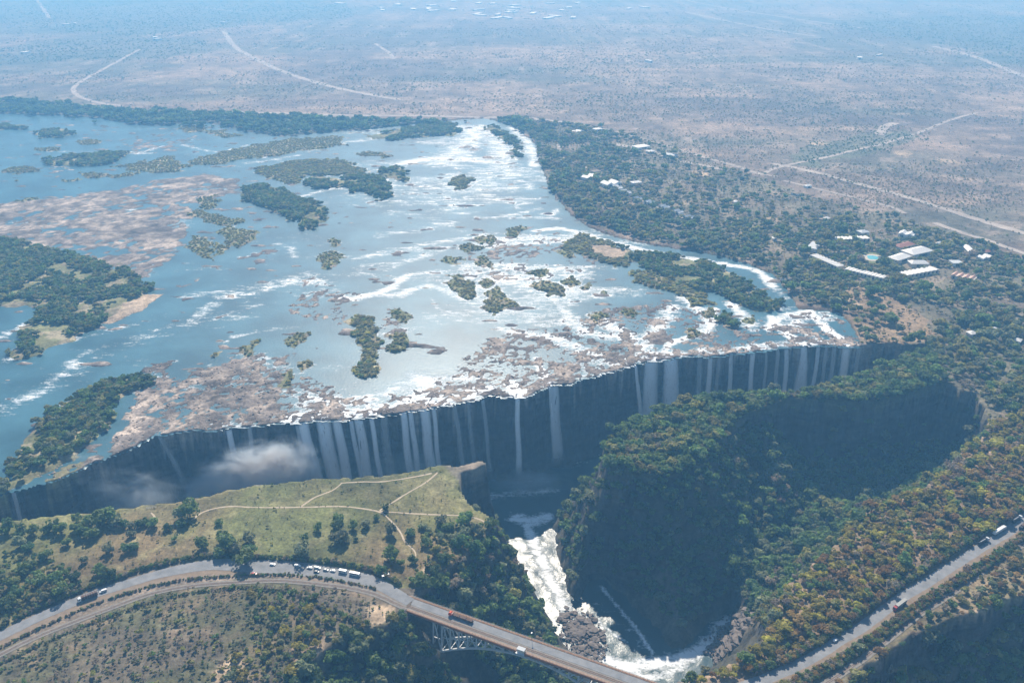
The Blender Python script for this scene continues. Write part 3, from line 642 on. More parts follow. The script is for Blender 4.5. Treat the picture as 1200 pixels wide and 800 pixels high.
# the river in the gorge
gq = (np.abs(X) < 640) & (Y > -200) & (Y < 1050) & (Z < FLOOR + 7)
fq = quads[gq[quads].any(1)]
used, inv = np.unique(fq.ravel(), return_inverse=True)
wx, wy = X[used], Y[used]
GF = [(1.0, 12, [(605, 606), (622, 612), (640, 606)]), (1.0, 9, [(618, 615), (632, 650), (650, 690), (664, 714)]), (0.85, 3.5, [(672, 716), (695, 722), (715, 740), (735, 752)]), (0.9, 3.5, [(704, 686), (722, 708), (745, 735), (765, 765)]), (0.45, 10, [(700, 710), (730, 730), (755, 760)]),
      (0.95, 14, [(705, 768), (725, 780), (745, 790)]), (1.0, 12, [(735, 780), (780, 775), (815, 765), (838, 745), (850, 726)]), (0.8, 10, [(730, 800), (770, 790), (800, 780)]), (0.7, 10, [(560, 585), (600, 578), (650, 575)]), (0.5, 12, [(600, 568), (640, 562)]), (0.6, 14, [(700, 800), (650, 850), (600, 900)])]
fm = foam_at(wx, wy, GF, FLOOR, 0.95)
dl = linedist(wx, wy, lipW, False)
fm = np.maximum(fm, 0.6 * np.exp(-(dl / 18) ** 2))
wzz = FLOOR + (fbm(wx / 9, wy / 9, 151, 3) - 0.5) * 2.4 * (0.35 + fm)
wme = grid_mesh('gorge_river', np.stack([wx, wy, wzz], 1), inv.reshape(-1, 4))
fa = wme.attributes.new('foam', 'FLOAT', 'POINT'); fa.data.foreach_set('value', fm.astype(np.float32))
M['gorge_water'] = water_mat('gorge_water', (0.022, 0.045, 0.048), sx=0.06, sy=0.16, rot=0.7, rough=0.3)
gr_ = link('gorge_river', wme, M['gorge_water'])
tag(gr_, 'churning white and dark green water on the gorge floor', kind='structure')

# ------------------------------------------------------------------ roads, tracks, railway, footpaths
def strip_mesh(name, line, half, lift=0.12, step=4.0, edge=0.25, across=4, seed=0, widths=None):
    P_ = smooth_line(line, step); n = len(P_)
    T = np.gradient(P_, axis=0); T /= np.linalg.norm(T, axis=1)[:, None]; Nn = np.stack([-T[:, 1], T[:, 0]], 1)
    s = np.arange(n) * step
    wl = half + (fbm(s / 7, s * 0 + seed, 161 + seed) - 0.5) * 2 * edge * half; wr = half + (fbm(s / 7, s * 0 + seed + 40, 165 + seed) - 0.5) * 2 * edge * half
    if widths is not None:
        q = np.interp(np.linspace(0, 1, n), *widths); wl = wl * q; wr = wr * q
    V = []
    for j in range(across + 1):
        k = j / across * 2 - 1
        q = P_ + Nn * (np.where(k < 0, wl, wr) * k)[:, None]
        V.append(np.column_stack([q, height(q[:, 0], q[:, 1]) + lift]))
    V = np.stack(V, 1).reshape(-1, 3)
    ii = np.arange(n * (across + 1)).reshape(n, across + 1)
    F = np.stack([ii[:-1, :-1], ii[1:, :-1], ii[1:, 1:], ii[:-1, 1:]], -1).reshape(-1, 4)[:, ::-1]
    return grid_mesh(name, V, F)

def ground_mat(name, c1, c2, scale=0.25, rough=0.9):
    m, N, L, P = mat_base(name)
    ge = N.new('ShaderNodeNewGeometry')
    a = noise_node(N, L, scale, 6, 0.65, ge.outputs['Position'])
    L.new(mixc(N, L, mapr(N, L, a.outputs[0], 0.32, 0.68), c1, c2), P.inputs['Base Color'])
    P.inputs['Roughness'].default_value = rough; P.inputs['Specular IOR Level'].default_value = 0.25
    return m
M['asphalt'] = ground_mat('asphalt', (0.17, 0.175, 0.18), (0.27, 0.27, 0.27), 0.12)
M['dirt'] = ground_mat('dirt_track', (0.27, 0.225, 0.19), (0.48, 0.41, 0.345), 0.02)
M['ballast'] = ground_mat('ballast', (0.17, 0.155, 0.135), (0.27, 0.24, 0.20), 0.4)
M['sandpath'] = ground_mat('sandy_path', (0.40, 0.32, 0.22), (0.52, 0.43, 0.31), 0.3)
M['verge'] = ground_mat('verge_soil', (0.19, 0.14, 0.095), (0.27, 0.205, 0.145), 0.2)

o = link('road', strip_mesh('road', ROADS_W['ROAD_L'], 5.6, 0.16, edge=0.10, widths=([0, 0.45, 0.6, 0.72, 0.85, 1], [0.85, 0.85, 1.25, 1.45, 1.2, 0.8])), M['asphalt']); tag(o, 'grey tarred road curving past the meadow to the bridge', kind='structure')
o = link('road', strip_mesh('road', ROADS_W['ROAD_R'], 5.2, 0.16, edge=0.08), M['asphalt']); tag(o, 'straight grey tarred road with parked trucks along the spur', kind='structure')
o = link('verge', strip_mesh('verge', ROADS_W['ROAD_L'] + np.array([1.5, -7.0]), 5.0, 0.06, edge=0.3), M['verge']); tag(o, 'reddish earth verge beside the curving road', kind='structure')
o = link('verge', strip_mesh('verge', ROADS_W['ROAD_R'] + np.array([3.0, -5.0]), 2.6, 0.20, edge=0.25), M['verge']); tag(o, 'reddish earth footway beside the straight road', kind='structure')
for key in ('RAIL_L', 'RAIL_R'):
    o = link('railway_bed', strip_mesh('railway_bed', ROADS_W[key], 2.6, 0.22, edge=0.15), M['ballast']); tag(o, 'narrow ballast bed of the railway', kind='structure')
    rl = smooth_line(ROADS_W[key], 5.0); T = np.gradient(rl, axis=0); T /= np.linalg.norm(T, axis=1)[:, None]; Nn = np.stack([-T[:, 1], T[:, 0]], 1)
    for sgn in (-1, 1):
        mb = MB(); q = rl + Nn * 0.55 * sgn; zz = height(q[:, 0], q[:, 1])
        for i in range(len(q) - 1): mb.bar((q[i, 0], q[i, 1], zz[i] + 0.32), (q[i + 1, 0], q[i + 1, 1], zz[i + 1] + 0.32), 0.12, 0.16)
        mb.build('rail', M['rust'], o)
for i, p in enumerate(PATHS):
    o = link('footpath', strip_mesh('footpath', WP(p) + np.array([0.0, 0.0]), 0.75, 0.10, 2.0, 0.7, 2, seed=i), M['sandpath']); tag(o, 'pale sandy footpath winding over the meadow', kind='structure')
TRACKS = [(7, [(165, 58), (140, 72), (110, 88), (88, 102), (88, 110), (100, 117), (125, 123), (145, 125)]), (18, [(262, 37), (275, 55), (300, 70), (340, 88), (400, 105), (470, 118)]), (9, [(270, 133), (330, 134), (400, 136), (480, 137), (560, 139), (620, 140), (680, 147)]),
          (5, [(680, 147), (730, 158), (800, 178), (860, 195), (885, 203), (910, 208)]), (5, [(890, 206), (910, 198), (930, 193), (960, 187), (1000, 178), (1040, 168), (1080, 155), (1110, 143), (1145, 133)]), (7, [(905, 193), (940, 200), (1000, 215), (1060, 232), (1100, 245), (1150, 260), (1230, 284)]),
          (4, [(918, 213), (980, 228), (1040, 243), (1060, 252)]), (5, [(1095, 262), (1130, 275), (1160, 284), (1230, 310)]), (16, [(800, 14), (850, 25), (900, 35), (955, 43)]), (18, [(800, 0), (850, 10), (940, 24), (1020, 35)]), (22, [(1095, 55), (1150, 70), (1200, 90), (1300, 120)]), (18, [(40, -5), (58, 22)]),
          (4, [(655, 170), (660, 185), (690, 200), (730, 225), (770, 245), (805, 259)]), (8, [(720, 170), (760, 178), (800, 190), (850, 200)]), (14, [(240, 10), (300, 15), (370, 12)]), (10, [(1030, 160), (1036, 150), (1050, 145)]), (12, [(440, 52), (455, 62), (462, 70)])]
for i, (w, p) in enumerate(TRACKS):
    o = link('dirt_track', strip_mesh('dirt_track', WP(p), (w * 1.2 if w < 12 else w * 0.75), 0.5, 14.0, 0.4, 3, seed=i + 20), M['dirt']); tag(o, 'pale dirt track running through the dry bush', kind='structure')

# ------------------------------------------------------------------ trees
def crown_mesh(name, mat, seed, lobes=9, cards=34, size=0.26, flat=0.62, sparse=False):
    r = random.Random(seed); V = []; F = []
    cs = []
    for i in range(lobes):
        a = r.uniform(0, 2 * math.pi); q = r.uniform(0.15, 0.8); h = r.uniform(-0.35, 0.55)
        cs.append((Vector((math.cos(a) * q, math.sin(a) * q, h * flat)), r.uniform(0.22, 0.52)))
    for c, rad in cs:
        for k in range(cards):
            d = Vector((r.gauss(0, 1), r.gauss(0, 1), r.gauss(0.25, 1))).normalized()
            p = c + Vector((d.x, d.y, d.z * flat)) * rad * r.uniform(0.75, 1.1)
            n = (d + Vector((r.gauss(0, .45), r.gauss(0, .45), r.gauss(0.1, .45)))).normalized()
            u = n.orthogonal().normalized(); u.rotate(Matrix.Rotation(r.uniform(0, 6.28), 3, n)); v = n.cross(u)
            s = size * r.uniform(0.55, 1.15) * (0.7 if sparse else 1); e = r.uniform(0.5, 0.9)
            b = len(V)
            V += [p + u * s, p + v * s * e + n * s * 0.15, p - u * s * r.uniform(0.6, 1), p - v * s * e - n * s * 0.2]
            F.append((b, b + 1, b + 2, b + 3))
    if not sparse:   # the dense heart of the crown
        bm = bmesh.new(); bmesh.ops.create_icosphere(bm, subdivisions=2, radius=0.5)
        b = len(V); bm.verts.ensure_lookup_table()
        for v in bm.verts:
            k = 0.8 + 0.4 * r.random(); V.append(Vector((v.co.x * k, v.co.y * k, v.co.z * k * flat + 0.05)))
        F += [tuple(b + v.index for v in f.verts) for f in bm.faces]; bm.free()
    lift = 0.95 if flat < 0.8 else 0.86
    V = [Vector((v.x, v.y, v.z + lift)) for v in V]
    me = pydata(name, V, F); me.materials.append(mat); return me

def far_mesh(name, mat, seed):
    r = random.Random(seed); V = []; F = []
    bm = bmesh.new(); bmesh.ops.create_icosphere(bm, subdivisions=2, radius=0.9); bm.verts.ensure_lookup_table()
    for v in bm.verts:
        k = r.uniform(0.72, 1.15); V.append(Vector((v.co.x * k, v.co.y * k, max(v.co.z * k * 0.8 + 0.65, -0.1))))
    F = [tuple(v.index for v in f.verts) for f in bm.faces]; bm.free()
    me = pydata(name, V, F); me.materials.append(mat); return me

def trunk_mesh(name, mat, seed):
    r = random.Random(seed); mb = MB()
    top = (r.uniform(-.08, .08), r.uniform(-.08, .08), 0.62)
    mb.tube([(0, 0, -0.12), (0.01, 0.0, 0.2), top], [0.10, 0.075, 0.06], 6)
    for i in range(4):
        a = i * 1.57 + r.uniform(-.5, .5)
        mb.tube([(top[0], top[1], 0.5), (math.cos(a) * 0.25, math.sin(a) * 0.25, 0.8), (math.cos(a) * 0.5, math.sin(a) * 0.5, 1.05)], [0.05, 0.035, 0.012], 5)
    me = mb.mesh(name, True); me.materials.append(mat); return me

CROWN, FARM, LOWB, ROUND = {}, {}, {}, {}
for si, k in enumerate(SPECIES):
    sp = k in ('bare',)
    CROWN[k] = [crown_mesh('crown_%s_%d' % (k, j), M['leaf_' + k], 100 * si + j, lobes=8 + j, sparse=sp, cards=26 if sp else 34) for j in range(3)]
    ROUND[k] = [crown_mesh('round_%s_%d' % (k, j), M['leaf_' + k], 100 * si + 30 + j, lobes=11 + j, cards=36, size=0.22, flat=0.88) for j in range(3)]
    LOWB[k] = [crown_mesh('bush_%s_%d' % (k, j), M['leaf_' + k], 100 * si + 50 + j, lobes=5, cards=20, size=0.34, flat=0.65, sparse=sp) for j in range(2)]
    FARM[k] = [far_mesh('far_%s_%d' % (k, j), M['leaf_' + k], 100 * si + 70 + j) for j in range(2)]
TRUNK = [trunk_mesh('trunk_%d' % j, M['bark' if j else 'bark_grey'], j) for j in range(3)]
SPN = list(SPECIES)

PROTO = {}
def proto_obj(me):
    if me.name not in PROTO: PROTO[me.name] = bpy.data.objects.new('proto_' + me.name, me)
    return PROTO[me.name]

def stuff(name, label, cat, pts, scl, zs, kinds, table, seed=1):
    """one object: a cloud of points, each carrying one plant of its kind"""
    n = len(pts)
    if n == 0: return None
    r = np.random.default_rng(seed)
    me = bpy.data.meshes.new(name); me.vertices.add(n); me.vertices.foreach_set('co', np.asarray(pts, np.float32).ravel())
    names = sorted(set(kinds)); metas = []; base = {}
    for k in names: base[k] = len(metas); metas += table[k]
    nv = np.array([len(table[k]) for k in kinds]); ix = np.array([base[k] for k in kinds]) + (r.random(n) * nv).astype(int)
    for nm, ty, val in (('scl', 'FLOAT', scl), ('zs', 'FLOAT', zs), ('rot', 'FLOAT', r.random(n) * 6.28), ('pick', 'INT', ix)):
        at = me.attributes.new(nm, ty, 'POINT'); at.data.foreach_set('value', np.asarray(val, np.float32 if ty == 'FLOAT' else np.int32))
    o = link(name, me)
    ng = bpy.data.node_groups.new(name, 'GeometryNodeTree')
    ng.interface.new_socket('Geometry', in_out='INPUT', socket_type='NodeSocketGeometry'); ng.interface.new_socket('Geometry', in_out='OUTPUT', socket_type='NodeSocketGeometry')
    N, L = ng.nodes, ng.links
    gi, go = N.new('NodeGroupInput'), N.new('NodeGroupOutput')
    ip = N.new('GeometryNodeInstanceOnPoints'); g2 = N.new('GeometryNodeGeometryToInstance')
    for meo in reversed(metas):
        oi = N.new('GeometryNodeObjectInfo'); oi.inputs['Object'].default_value = proto_obj(meo); oi.inputs['As Instance'].default_value = False
        L.new(oi.outputs['Geometry'], g2.inputs[0])
    def na(nm, ty):
        q = N.new('GeometryNodeInputNamedAttribute'); q.data_type = ty; q.inputs['Name'].default_value = nm; return q.outputs['Attribute']
    cr = N.new('ShaderNodeCombineXYZ'); L.new(na('rot', 'FLOAT'), cr.inputs[2])
    cs = N.new('ShaderNodeCombineXYZ'); a = na('scl', 'FLOAT'); L.new(a, cs.inputs[0]); L.new(a, cs.inputs[1]); L.new(na('zs', 'FLOAT'), cs.inputs[2])
    L.new(gi.outputs[0], ip.inputs['Points']); L.new(g2.outputs[0], ip.inputs['Instance']); ip.inputs['Pick Instance'].default_value = True
    L.new(na('pick', 'INT'), ip.inputs['Instance Index']); L.new(cr.outputs[0], ip.inputs['Rotation']); L.new(cs.outputs[0], ip.inputs['Scale'])
    L.new(ip.outputs[0], go.inputs[0])
    md = o.modifiers.new('plants', 'NODES'); md.node_group = ng
    tag(o, label, kind='stuff')
    return o

def jgrid(x0, x1, y0, y1, s, seed=0):
    r = np.random.default_rng(seed)
    gx, gy = np.meshgrid(np.arange(x0, x1, s), np.arange(y0, y1, s))
    return gx.ravel() + r.uniform(-.5, .5, gx.size) * s, gy.ravel() + r.uniform(-.5, .5, gx.size) * s

def choose(n, mix, r, bias=None):
    ks = list(mix); w = np.array([mix[k] for k in ks], float); w /= w.sum()
    return np.array(ks)[np.searchsorted(np.cumsum(w)[:-1], r)]

CORRW = [(smooth_line(ROADS_W['ROAD_L'], 8), 9.5), (smooth_line(ROADS_W['RAIL_L'], 8), 4.5), (smooth_line(ROADS_W['ROAD_R'], 8), 8.5), (smooth_line(ROADS_W['RAIL_R'], 8), 4.5), (np.array([ABUT_A - BR_DIR * 12, ABUT_B + BR_DIR * 12]), 14)]
def clear(x, y, pad=0.0):
    m = np.ones(x.shape, bool)
    for P_, w in CORRW:
        k = (x > P_[:, 0].min() - 20) & (x < P_[:, 0].max() + 20) & (y > P_[:, 1].min() - 20) & (y < P_[:, 1].max() + 20)
        if k.any():
            q = np.zeros(x.shape, bool); q[k] = linedist(x[k], y[k], P_, False) < w + pad; m &= ~q
    for bx_, by_, r in BLOCK:
        m &= ((x - bx_) ** 2 + (y - by_) ** 2) > (r + pad) ** 2
    return m
TREES = []       # (x, y, z, radius, height, species, zone, crown kind)
def add_trees(x, y, rad, hgt, kinds, zname):
    z = height(x, y)
    for i in range(len(x)): TREES.append((x[i], y[i], z[i], rad[i], hgt[i], kinds[i], zname))
inPg = inP.astype(float)

BLOCK = []       # building plots and clearings kept free of trees: (x, y, radius)

# ------------------------------------------------------------------ buildings (before the trees, so that their plots stay clear)
def building(name, label, cat, a, b, width, hgt, roofm, wallm, n=1, group=None, rise=2.4, flat=False):
    A, B = np.array(W(*a)), np.array(W(*b))
    Lg = float(np.linalg.norm(B - A)); c = (A + B) / 2; ang = math.atan2(B[1] - A[1], B[0] - A[0])
    if ang > math.pi / 2: ang -= math.pi
    if ang < -math.pi / 2: ang += math.pi
    z = float(height(c[0], c[1]))
    root = empty(name, (c[0], c[1], z), ang); tag(root, label, cat, group)
    h, w = hgt, width / 2
    MB().box(-Lg / 2, Lg / 2, -w, w, -2.5, h).build('wall', wallm, root)
    step = Lg / n
    for i in range(n):
        x0, x1 = -Lg / 2 + i * step, -Lg / 2 + (i + 1) * step
        mb = MB()
        if flat: mb.box(x0 - 0.3, x1 + 0.3, -w - 0.4, w + 0.4, h + 0.01, h + 0.5)
        elif n == 1:
            k = len(mb.v); o_ = 0.8
            mb.v += [(x0 - o_, -w - o_, h + .02), (x1 + o_, -w - o_, h + .02), (x1 + o_, w + o_, h + .02), (x0 - o_, w + o_, h + .02), (x0 + w * .7, 0, h + rise), (x1 - w * .7, 0, h + rise)]
            mb.f += [(0, 1, 5, 4), (1, 2, 5), (2, 3, 4, 5), (3, 0, 4), (3, 2, 1, 0)]
        else:
            xm = (x0 + x1) / 2; e = 0.15 * step
            mb.v += [(x0 + e * .2, -w - .7, h + .02), (xm, -w - .7, h + rise), (x1 - e, -w - .7, h + .02), (x0 + e * .2, w + .7, h + .02), (xm, w + .7, h + rise), (x1 - e, w + .7, h + .02)]
            mb.f += [(0, 2, 1), (3, 4, 5), (0, 1, 4, 3), (1, 2, 5, 4), (0, 3, 5, 2)]
        mb.build('roof', roofm, root)
        MB().box(x0 + step * .3, x1 - step * .3, -w - 0.06, -w - 0.01, 0.6, h * .72).build('window', M['glass'], root)
    for q in np.linspace(-Lg / 2, Lg / 2, max(2, int(Lg / 6))):
        BLOCK.append((c[0] + math.cos(ang) * q, c[1] + math.sin(ang) * q, w + 1.5))
        for dn in (5.0,):      # keep a little lawn in front, as the photograph shows the roofs free
            BLOCK.append((c[0] + math.cos(ang) * q, c[1] + math.sin(ang) * q - w - dn, 4.0))
    return root
TW, TR, TG, TP, TH = M['tile_white'], M['tile_red'], M['tile_grey'], M['tile_pink'], M['thatch']
hotel = 'resort blocks round the lawn'
building('hotel_wing', 'long white-roofed hotel wing north of the pool lawn, row of small gables', 'hotel wing', (977, 285), (1017, 284), 13, 6, TW, M['cream'], 9, hotel, 1.0)
building('hotel_wing', 'white-roofed hotel wing slanting along the west edge of the pool lawn', 'hotel wing', (952, 304), (984, 318), 13, 6, TW, M['cream'], 9, hotel, 1.0)
building('hotel_wing', 'white-roofed hotel wing just south of the pool and its lawn', 'hotel wing', (991, 320), (1036, 331), 13, 6, TW, M['cream'], 10, hotel, 1.0)
building('hotel_wing', 'white-roofed hotel wing between the main building and the pink-roofed block', 'hotel wing', (1057, 327), (1095, 320), 14, 6, TW, M['cream'], 8, hotel, 1.0)
building('hotel_hall', 'cream-roofed hall of the resort next to the pool', 'hotel', (1045, 309), (1061, 304), 18, 6, TW, M['cream'], 1, hotel, 3.5)
building('hotel_hall', 'largest white hall of the resort with broad roof', 'hotel', (1062, 302), (1085, 297), 24, 7, TW, M['white'], 1, hotel, 4.5)
building('hotel_hall', 'white hall south of the largest resort hall', 'hotel', (1065, 313), (1085, 313), 15, 6, TW, M['cream'], 1, hotel, 3.5)
building('hotel_hall', 'dark red roofed hall behind the white resort halls', 'hotel', (1050, 294), (1067, 290), 14, 6, TR, M['cream'], 1, hotel, 3)
building('hotel_hall', 'white house standing apart north of the resort halls', 'house', (1053, 277), (1071, 280), 18, 6, TW, M['white'], 2, hotel, 3)
building('service_block', 'pink-roofed service block at the east end of the resort', 'building', (1115, 326), (1142, 332), 16, 5, TP, M['cream'], 4, hotel)
building('service_house', 'small white house in the trees northeast of the resort halls', 'house', (1096, 289), (1109, 292), 11, 5, TW, M['white'], 2, hotel)
building('service_house', 'pale narrow house by the resort access road', 'house', (1130, 292), (1139, 301), 10, 5, TW, M['cream'], 1, hotel)
building('service_house', 'pale grey flat roofed building west of the pink-roofed block', 'building', (1113, 312), (1125, 312), 14, 5, TG, M['white'], 1, hotel, flat=True)
building('service_house', 'white cottage with a red-roofed neighbour east of the resort', 'house', (1147, 307), (1160, 304), 11, 5, TW, M['white'], 2, hotel)
building('service_house', 'red-roofed cottage east of the resort', 'house', (1152, 299), (1160, 298), 9, 5, TR, M['cream'], 1, hotel)
building('service_house', 'grey-blue flat-roofed block standing in for a pond west of the hotel wings', 'house', (950, 297), (957, 290), 16, 5, TG, M['white'], 1, hotel, flat=True)  # made-up block: a small grey roof put in place of a pale blue pond
building('service_house', 'grey-blue roofed house behind the north hotel wing', 'house', (1006, 277), (1015, 276), 14, 6, TG, M['white'], 1, hotel)
lodge = 'lodge buildings by the river bend'
building('lodge_house', 'cream lodge house by the river bend', 'lodge', (684, 213), (698, 209), 18, 6, TW, M['cream'], 2, lodge)
building('lodge_house', 'largest white lodge house by the river bend', 'lodge', (707, 221), (725, 218), 24, 7, TW, M['white'], 2, lodge, 4)
building('lodge_house', 'white house beside the largest lodge house', 'house', (740, 218), (750, 217), 14, 5, TW, M['white'], 1, lodge)
building('lodge_house', 'thatched house behind the two lodge houses', 'house', (694, 205), (702, 204), 16, 6, TH, M['cream'], 1, lodge)
for i, (a, b) in enumerate((((718, 221), (727, 225)), ((728, 227), (737, 231)), ((743, 236), (750, 238)), ((757, 240), (765, 243)), ((774, 245), (782, 248)), ((790, 251), (798, 254)), ((803, 257), (811, 260)))):
    building('chalet', 'grey-roofed chalet, number %s of the row leading east from the lodge' % ['one', 'two', 'three', 'four', 'five', 'six', 'seven'][i], 'chalet', a, b, 12, 5, TG, M['white'], 2, 'riverside chalets')
building('camp_building', 'long pale green-white roof north of the lodge', 'building', (744, 176), (758, 174), 24, 6, TW, M['white'], 1, lodge)
building('camp_building', 'small white roof beside the long pale roof north of the lodge', 'building', (759, 181), (765, 180), 14, 5, TW, M['white'], 1, lodge)
building('camp_building', 'grey roof by the track north of the lodge', 'building', (779, 183), (792, 185), 18, 5, TG, M['white'], 1, lodge)
building('camp_building', 'white twin roofs near the head of the river bend', 'building', (672, 158), (681, 156), 16, 5, TW, M['white'], 2, lodge)
building('camp_building', 'white house near the bend track', 'house', (696, 155), (704, 154), 18, 5, TW, M['white'], 1, lodge)
for a, b, s, l in (((943, 221), (949, 220), TW, 'white cottage standing near the track junction'), ((928, 229), (936, 231), TH, 'thatched hut south of the track junction'), ((966, 260), (970, 259), TW, 'small white hut in the scrub north of the resort'),
                   ((860, 240), (864, 240), TW, 'lone white hut in the woodland east of the chalets'), ((917, 331), (924, 329), TH, 'thatched deck house by the eastern channel'), ((905, 283), (909, 283), TW, 'tiny white hut between chalets and resort'),
                   ((1161, 390), (1169, 393), TG, 'pale flat roof among trees above the shaded gorge head'), ((1134, 396), (1141, 395), TW, 'small white roof among trees above the gorge end wall'), ((1187, 403), (1195, 405), TW, 'white roof among trees beside the upper bend of the gorge rim')):
    building('cottage', l, 'cottage', a, b, 9, 4, s, M['white'], 1)
# pool with its paved deck and lawn
def pool():
    c = W(1022, 304); root = empty('swimming_pool', (c[0], c[1], float(height(*c)))); tag(root, 'turquoise swimming pool in a pale paved deck on the resort lawn', 'swimming pool')
    prof = [(math.cos(a) * (1 + 0.22 * math.sin(2 * a + .6) + 0.12 * math.cos(3 * a)), math.sin(a) * (1 + 0.2 * math.cos(2 * a))) for a in np.linspace(0, 2 * math.pi, 40, endpoint=False)]
    for nm, sx, sy, z, mt in (('lawn', 26, 32, 0.9, 'lawn'), ('deck', 13, 20, 1.15, 'paving'), ('water_surface', 7.5, 12, 1.22, 'pool')):
        k = [(x * sx, y * sy, z) for x, y in prof]; v = k + [(x, y, z - 3) for x, y, _ in k]
        n = 40; f = [tuple(range(n))] + [(i, n + i, n + (i + 1) % n, (i + 1) % n) for i in range(n)]
        link(nm, pydata(nm, v, f), M[mt], root)
    BLOCK.append((c[0], c[1], 18)); BLOCK.append((c[0] - 6, c[1] - 22, 12))
M['lawn'] = ground_mat('lawn', (0.13, 0.16, 0.06), (0.18, 0.19, 0.08))
pool()
# far houses
tr = random.Random(5)
far = [(30, 63), (1007, 70), (1030, 66), (262, 28), (78, 30), (88, 29), (760, 74)] + [(tr.gauss(500, 45), tr.uniform(-2, 14)) for _ in range(16)] + [(tr.uniform(560, 680), tr.uniform(4, 23)) for _ in range(22)] + [(737, 11), (755, 10), (185, 48), (182, 46)]
for i, (a, b) in enumerate(far):
    s = tr.uniform(1.4, 3.2); d = to_px(*W(a, b), 0)[2]
    building('far_house', 'white house in the far-off town' if 7 <= i < 45 else 'lone pale house on the far plain', 'house', (a - s, b), (a + s, b + tr.uniform(-.3, .3)), tr.uniform(80, 150) if b < 26 else 40, tr.uniform(6, 9), [TW, TW, TW, TG][i % 4], M['white'], 1, 'houses of the far town' if 7 <= i < 45 else 'lone houses on the plain', flat=True)

# --- where trees grow
R = np.random.default_rng(11)
# wooded gorge slopes, the wooded headland (knife-edge), the east plateau
x, y = jgrid(-640, 640, 330, 830, 5.0, 1)
z = height(x, y); e = 3.0
slope = np.hypot(height(x + e, y) - height(x - e, y), height(x, y + e) - height(x, y - e)) / (2 * e)
ins = nearest(inPg, x, y) > 0.5
gorge = (~ins) & (z > FLOOR + 8) & (slope < 7.0) & (R.random(len(x)) < np.clip(1.0 - slope * 0.12, 0.25, 0.85))
# not on the cliff below the waterfalls or the bare boulder banks
gorge &= ~((linedist(x, y, lipW, False) < 40))
pxx, pyy, _ = to_px(x, y, z)
gorge &= ~inpoly(pxx, pyy, np.array([(652, 705), (715, 715), (715, 790), (652, 785)], float)) & ~inpoly(pxx, pyy, np.array([(830, 728), (865, 715), (895, 745), (885, 785), (830, 795)], float))
gorge &= ~inpoly(pxx, pyy, np.array([(528, 540), (590, 540), (600, 612), (575, 610), (545, 590), (533, 560)], float))
gorge &= clear(x, y)
k = np.where(gorge)[0]; n = fbm(x[k] / 60, y[k] / 60, 201)
mixr = choose(len(k), {'dark': 30, 'green': 34, 'sage': 16, 'olive': 14, 'bare': 6}, np.clip(R.random(len(k)) * 0.7 + (n - 0.35) * 0.9, 0, 0.999))
rad = np.clip(np.exp(R.normal(1.32, 0.36, len(k))), 1.8, 8.0) * (0.8 + 0.4 * n)
add_trees(x[k], y[k], rad, rad * R.uniform(0.9, 1.25, len(k)), mixr, 'gorge')
def plateau(zn, spacing, dens, mix, r0, r1, zname, seed, nscale=45, thr=0.0, box=None):
    P_ = ZW[zn]
    x, y = jgrid(P_[:, 0].min(), P_[:, 0].max(), P_[:, 1].min(), P_[:, 1].max(), spacing, seed)
    r = np.random.default_rng(seed + 500)
    n = fbm(x / nscale, y / nscale, seed + 300)
    m = inpoly(x, y, P_) & (r.random(len(x)) < dens) & (n > thr)
    x, y, n = x[m], y[m], n[m]
    m = (nearest(inPg, x, y) > 0.5) & (height(x, y) > 0.25); x, y, n = x[m], y[m], n[m]
    m = clear(x, y); x, y, n = x[m], y[m], n[m]
    kk = choose(len(x), mix, np.clip(r.random(len(x)) * 0.75 + (n - 0.38) * 0.8, 0, 0.999))
    rad = (r0 + r1) / 2 * np.clip(np.exp(r.normal(-0.12, 0.34, len(x))), 0.4, 1.9)
    return x, y, rad, rad * r.uniform(0.85, 1.2, len(x)), kk
add_trees(*plateau('knife', 4.6, 0.95, {'dark': 14, 'green': 46, 'olive': 22, 'sage': 15, 'bare': 8}, 3.0, 5.6, '', 21), 'headland')
add_trees(*plateau('autumn', 4.8, 0.84, {'olive': 22, 'yellow': 28, 'green': 8, 'orange': 24, 'sage': 4, 'bare': 16}, 2.0, 4.8, '', 22, 60), 'autumn')
add_trees(*plateau('spur_s', 4.4, 0.75, {'olive': 32, 'sage': 15, 'orange': 16, 'bare': 18, 'green': 14}, 1.6, 3.8, '', 23, 34), 'spur')

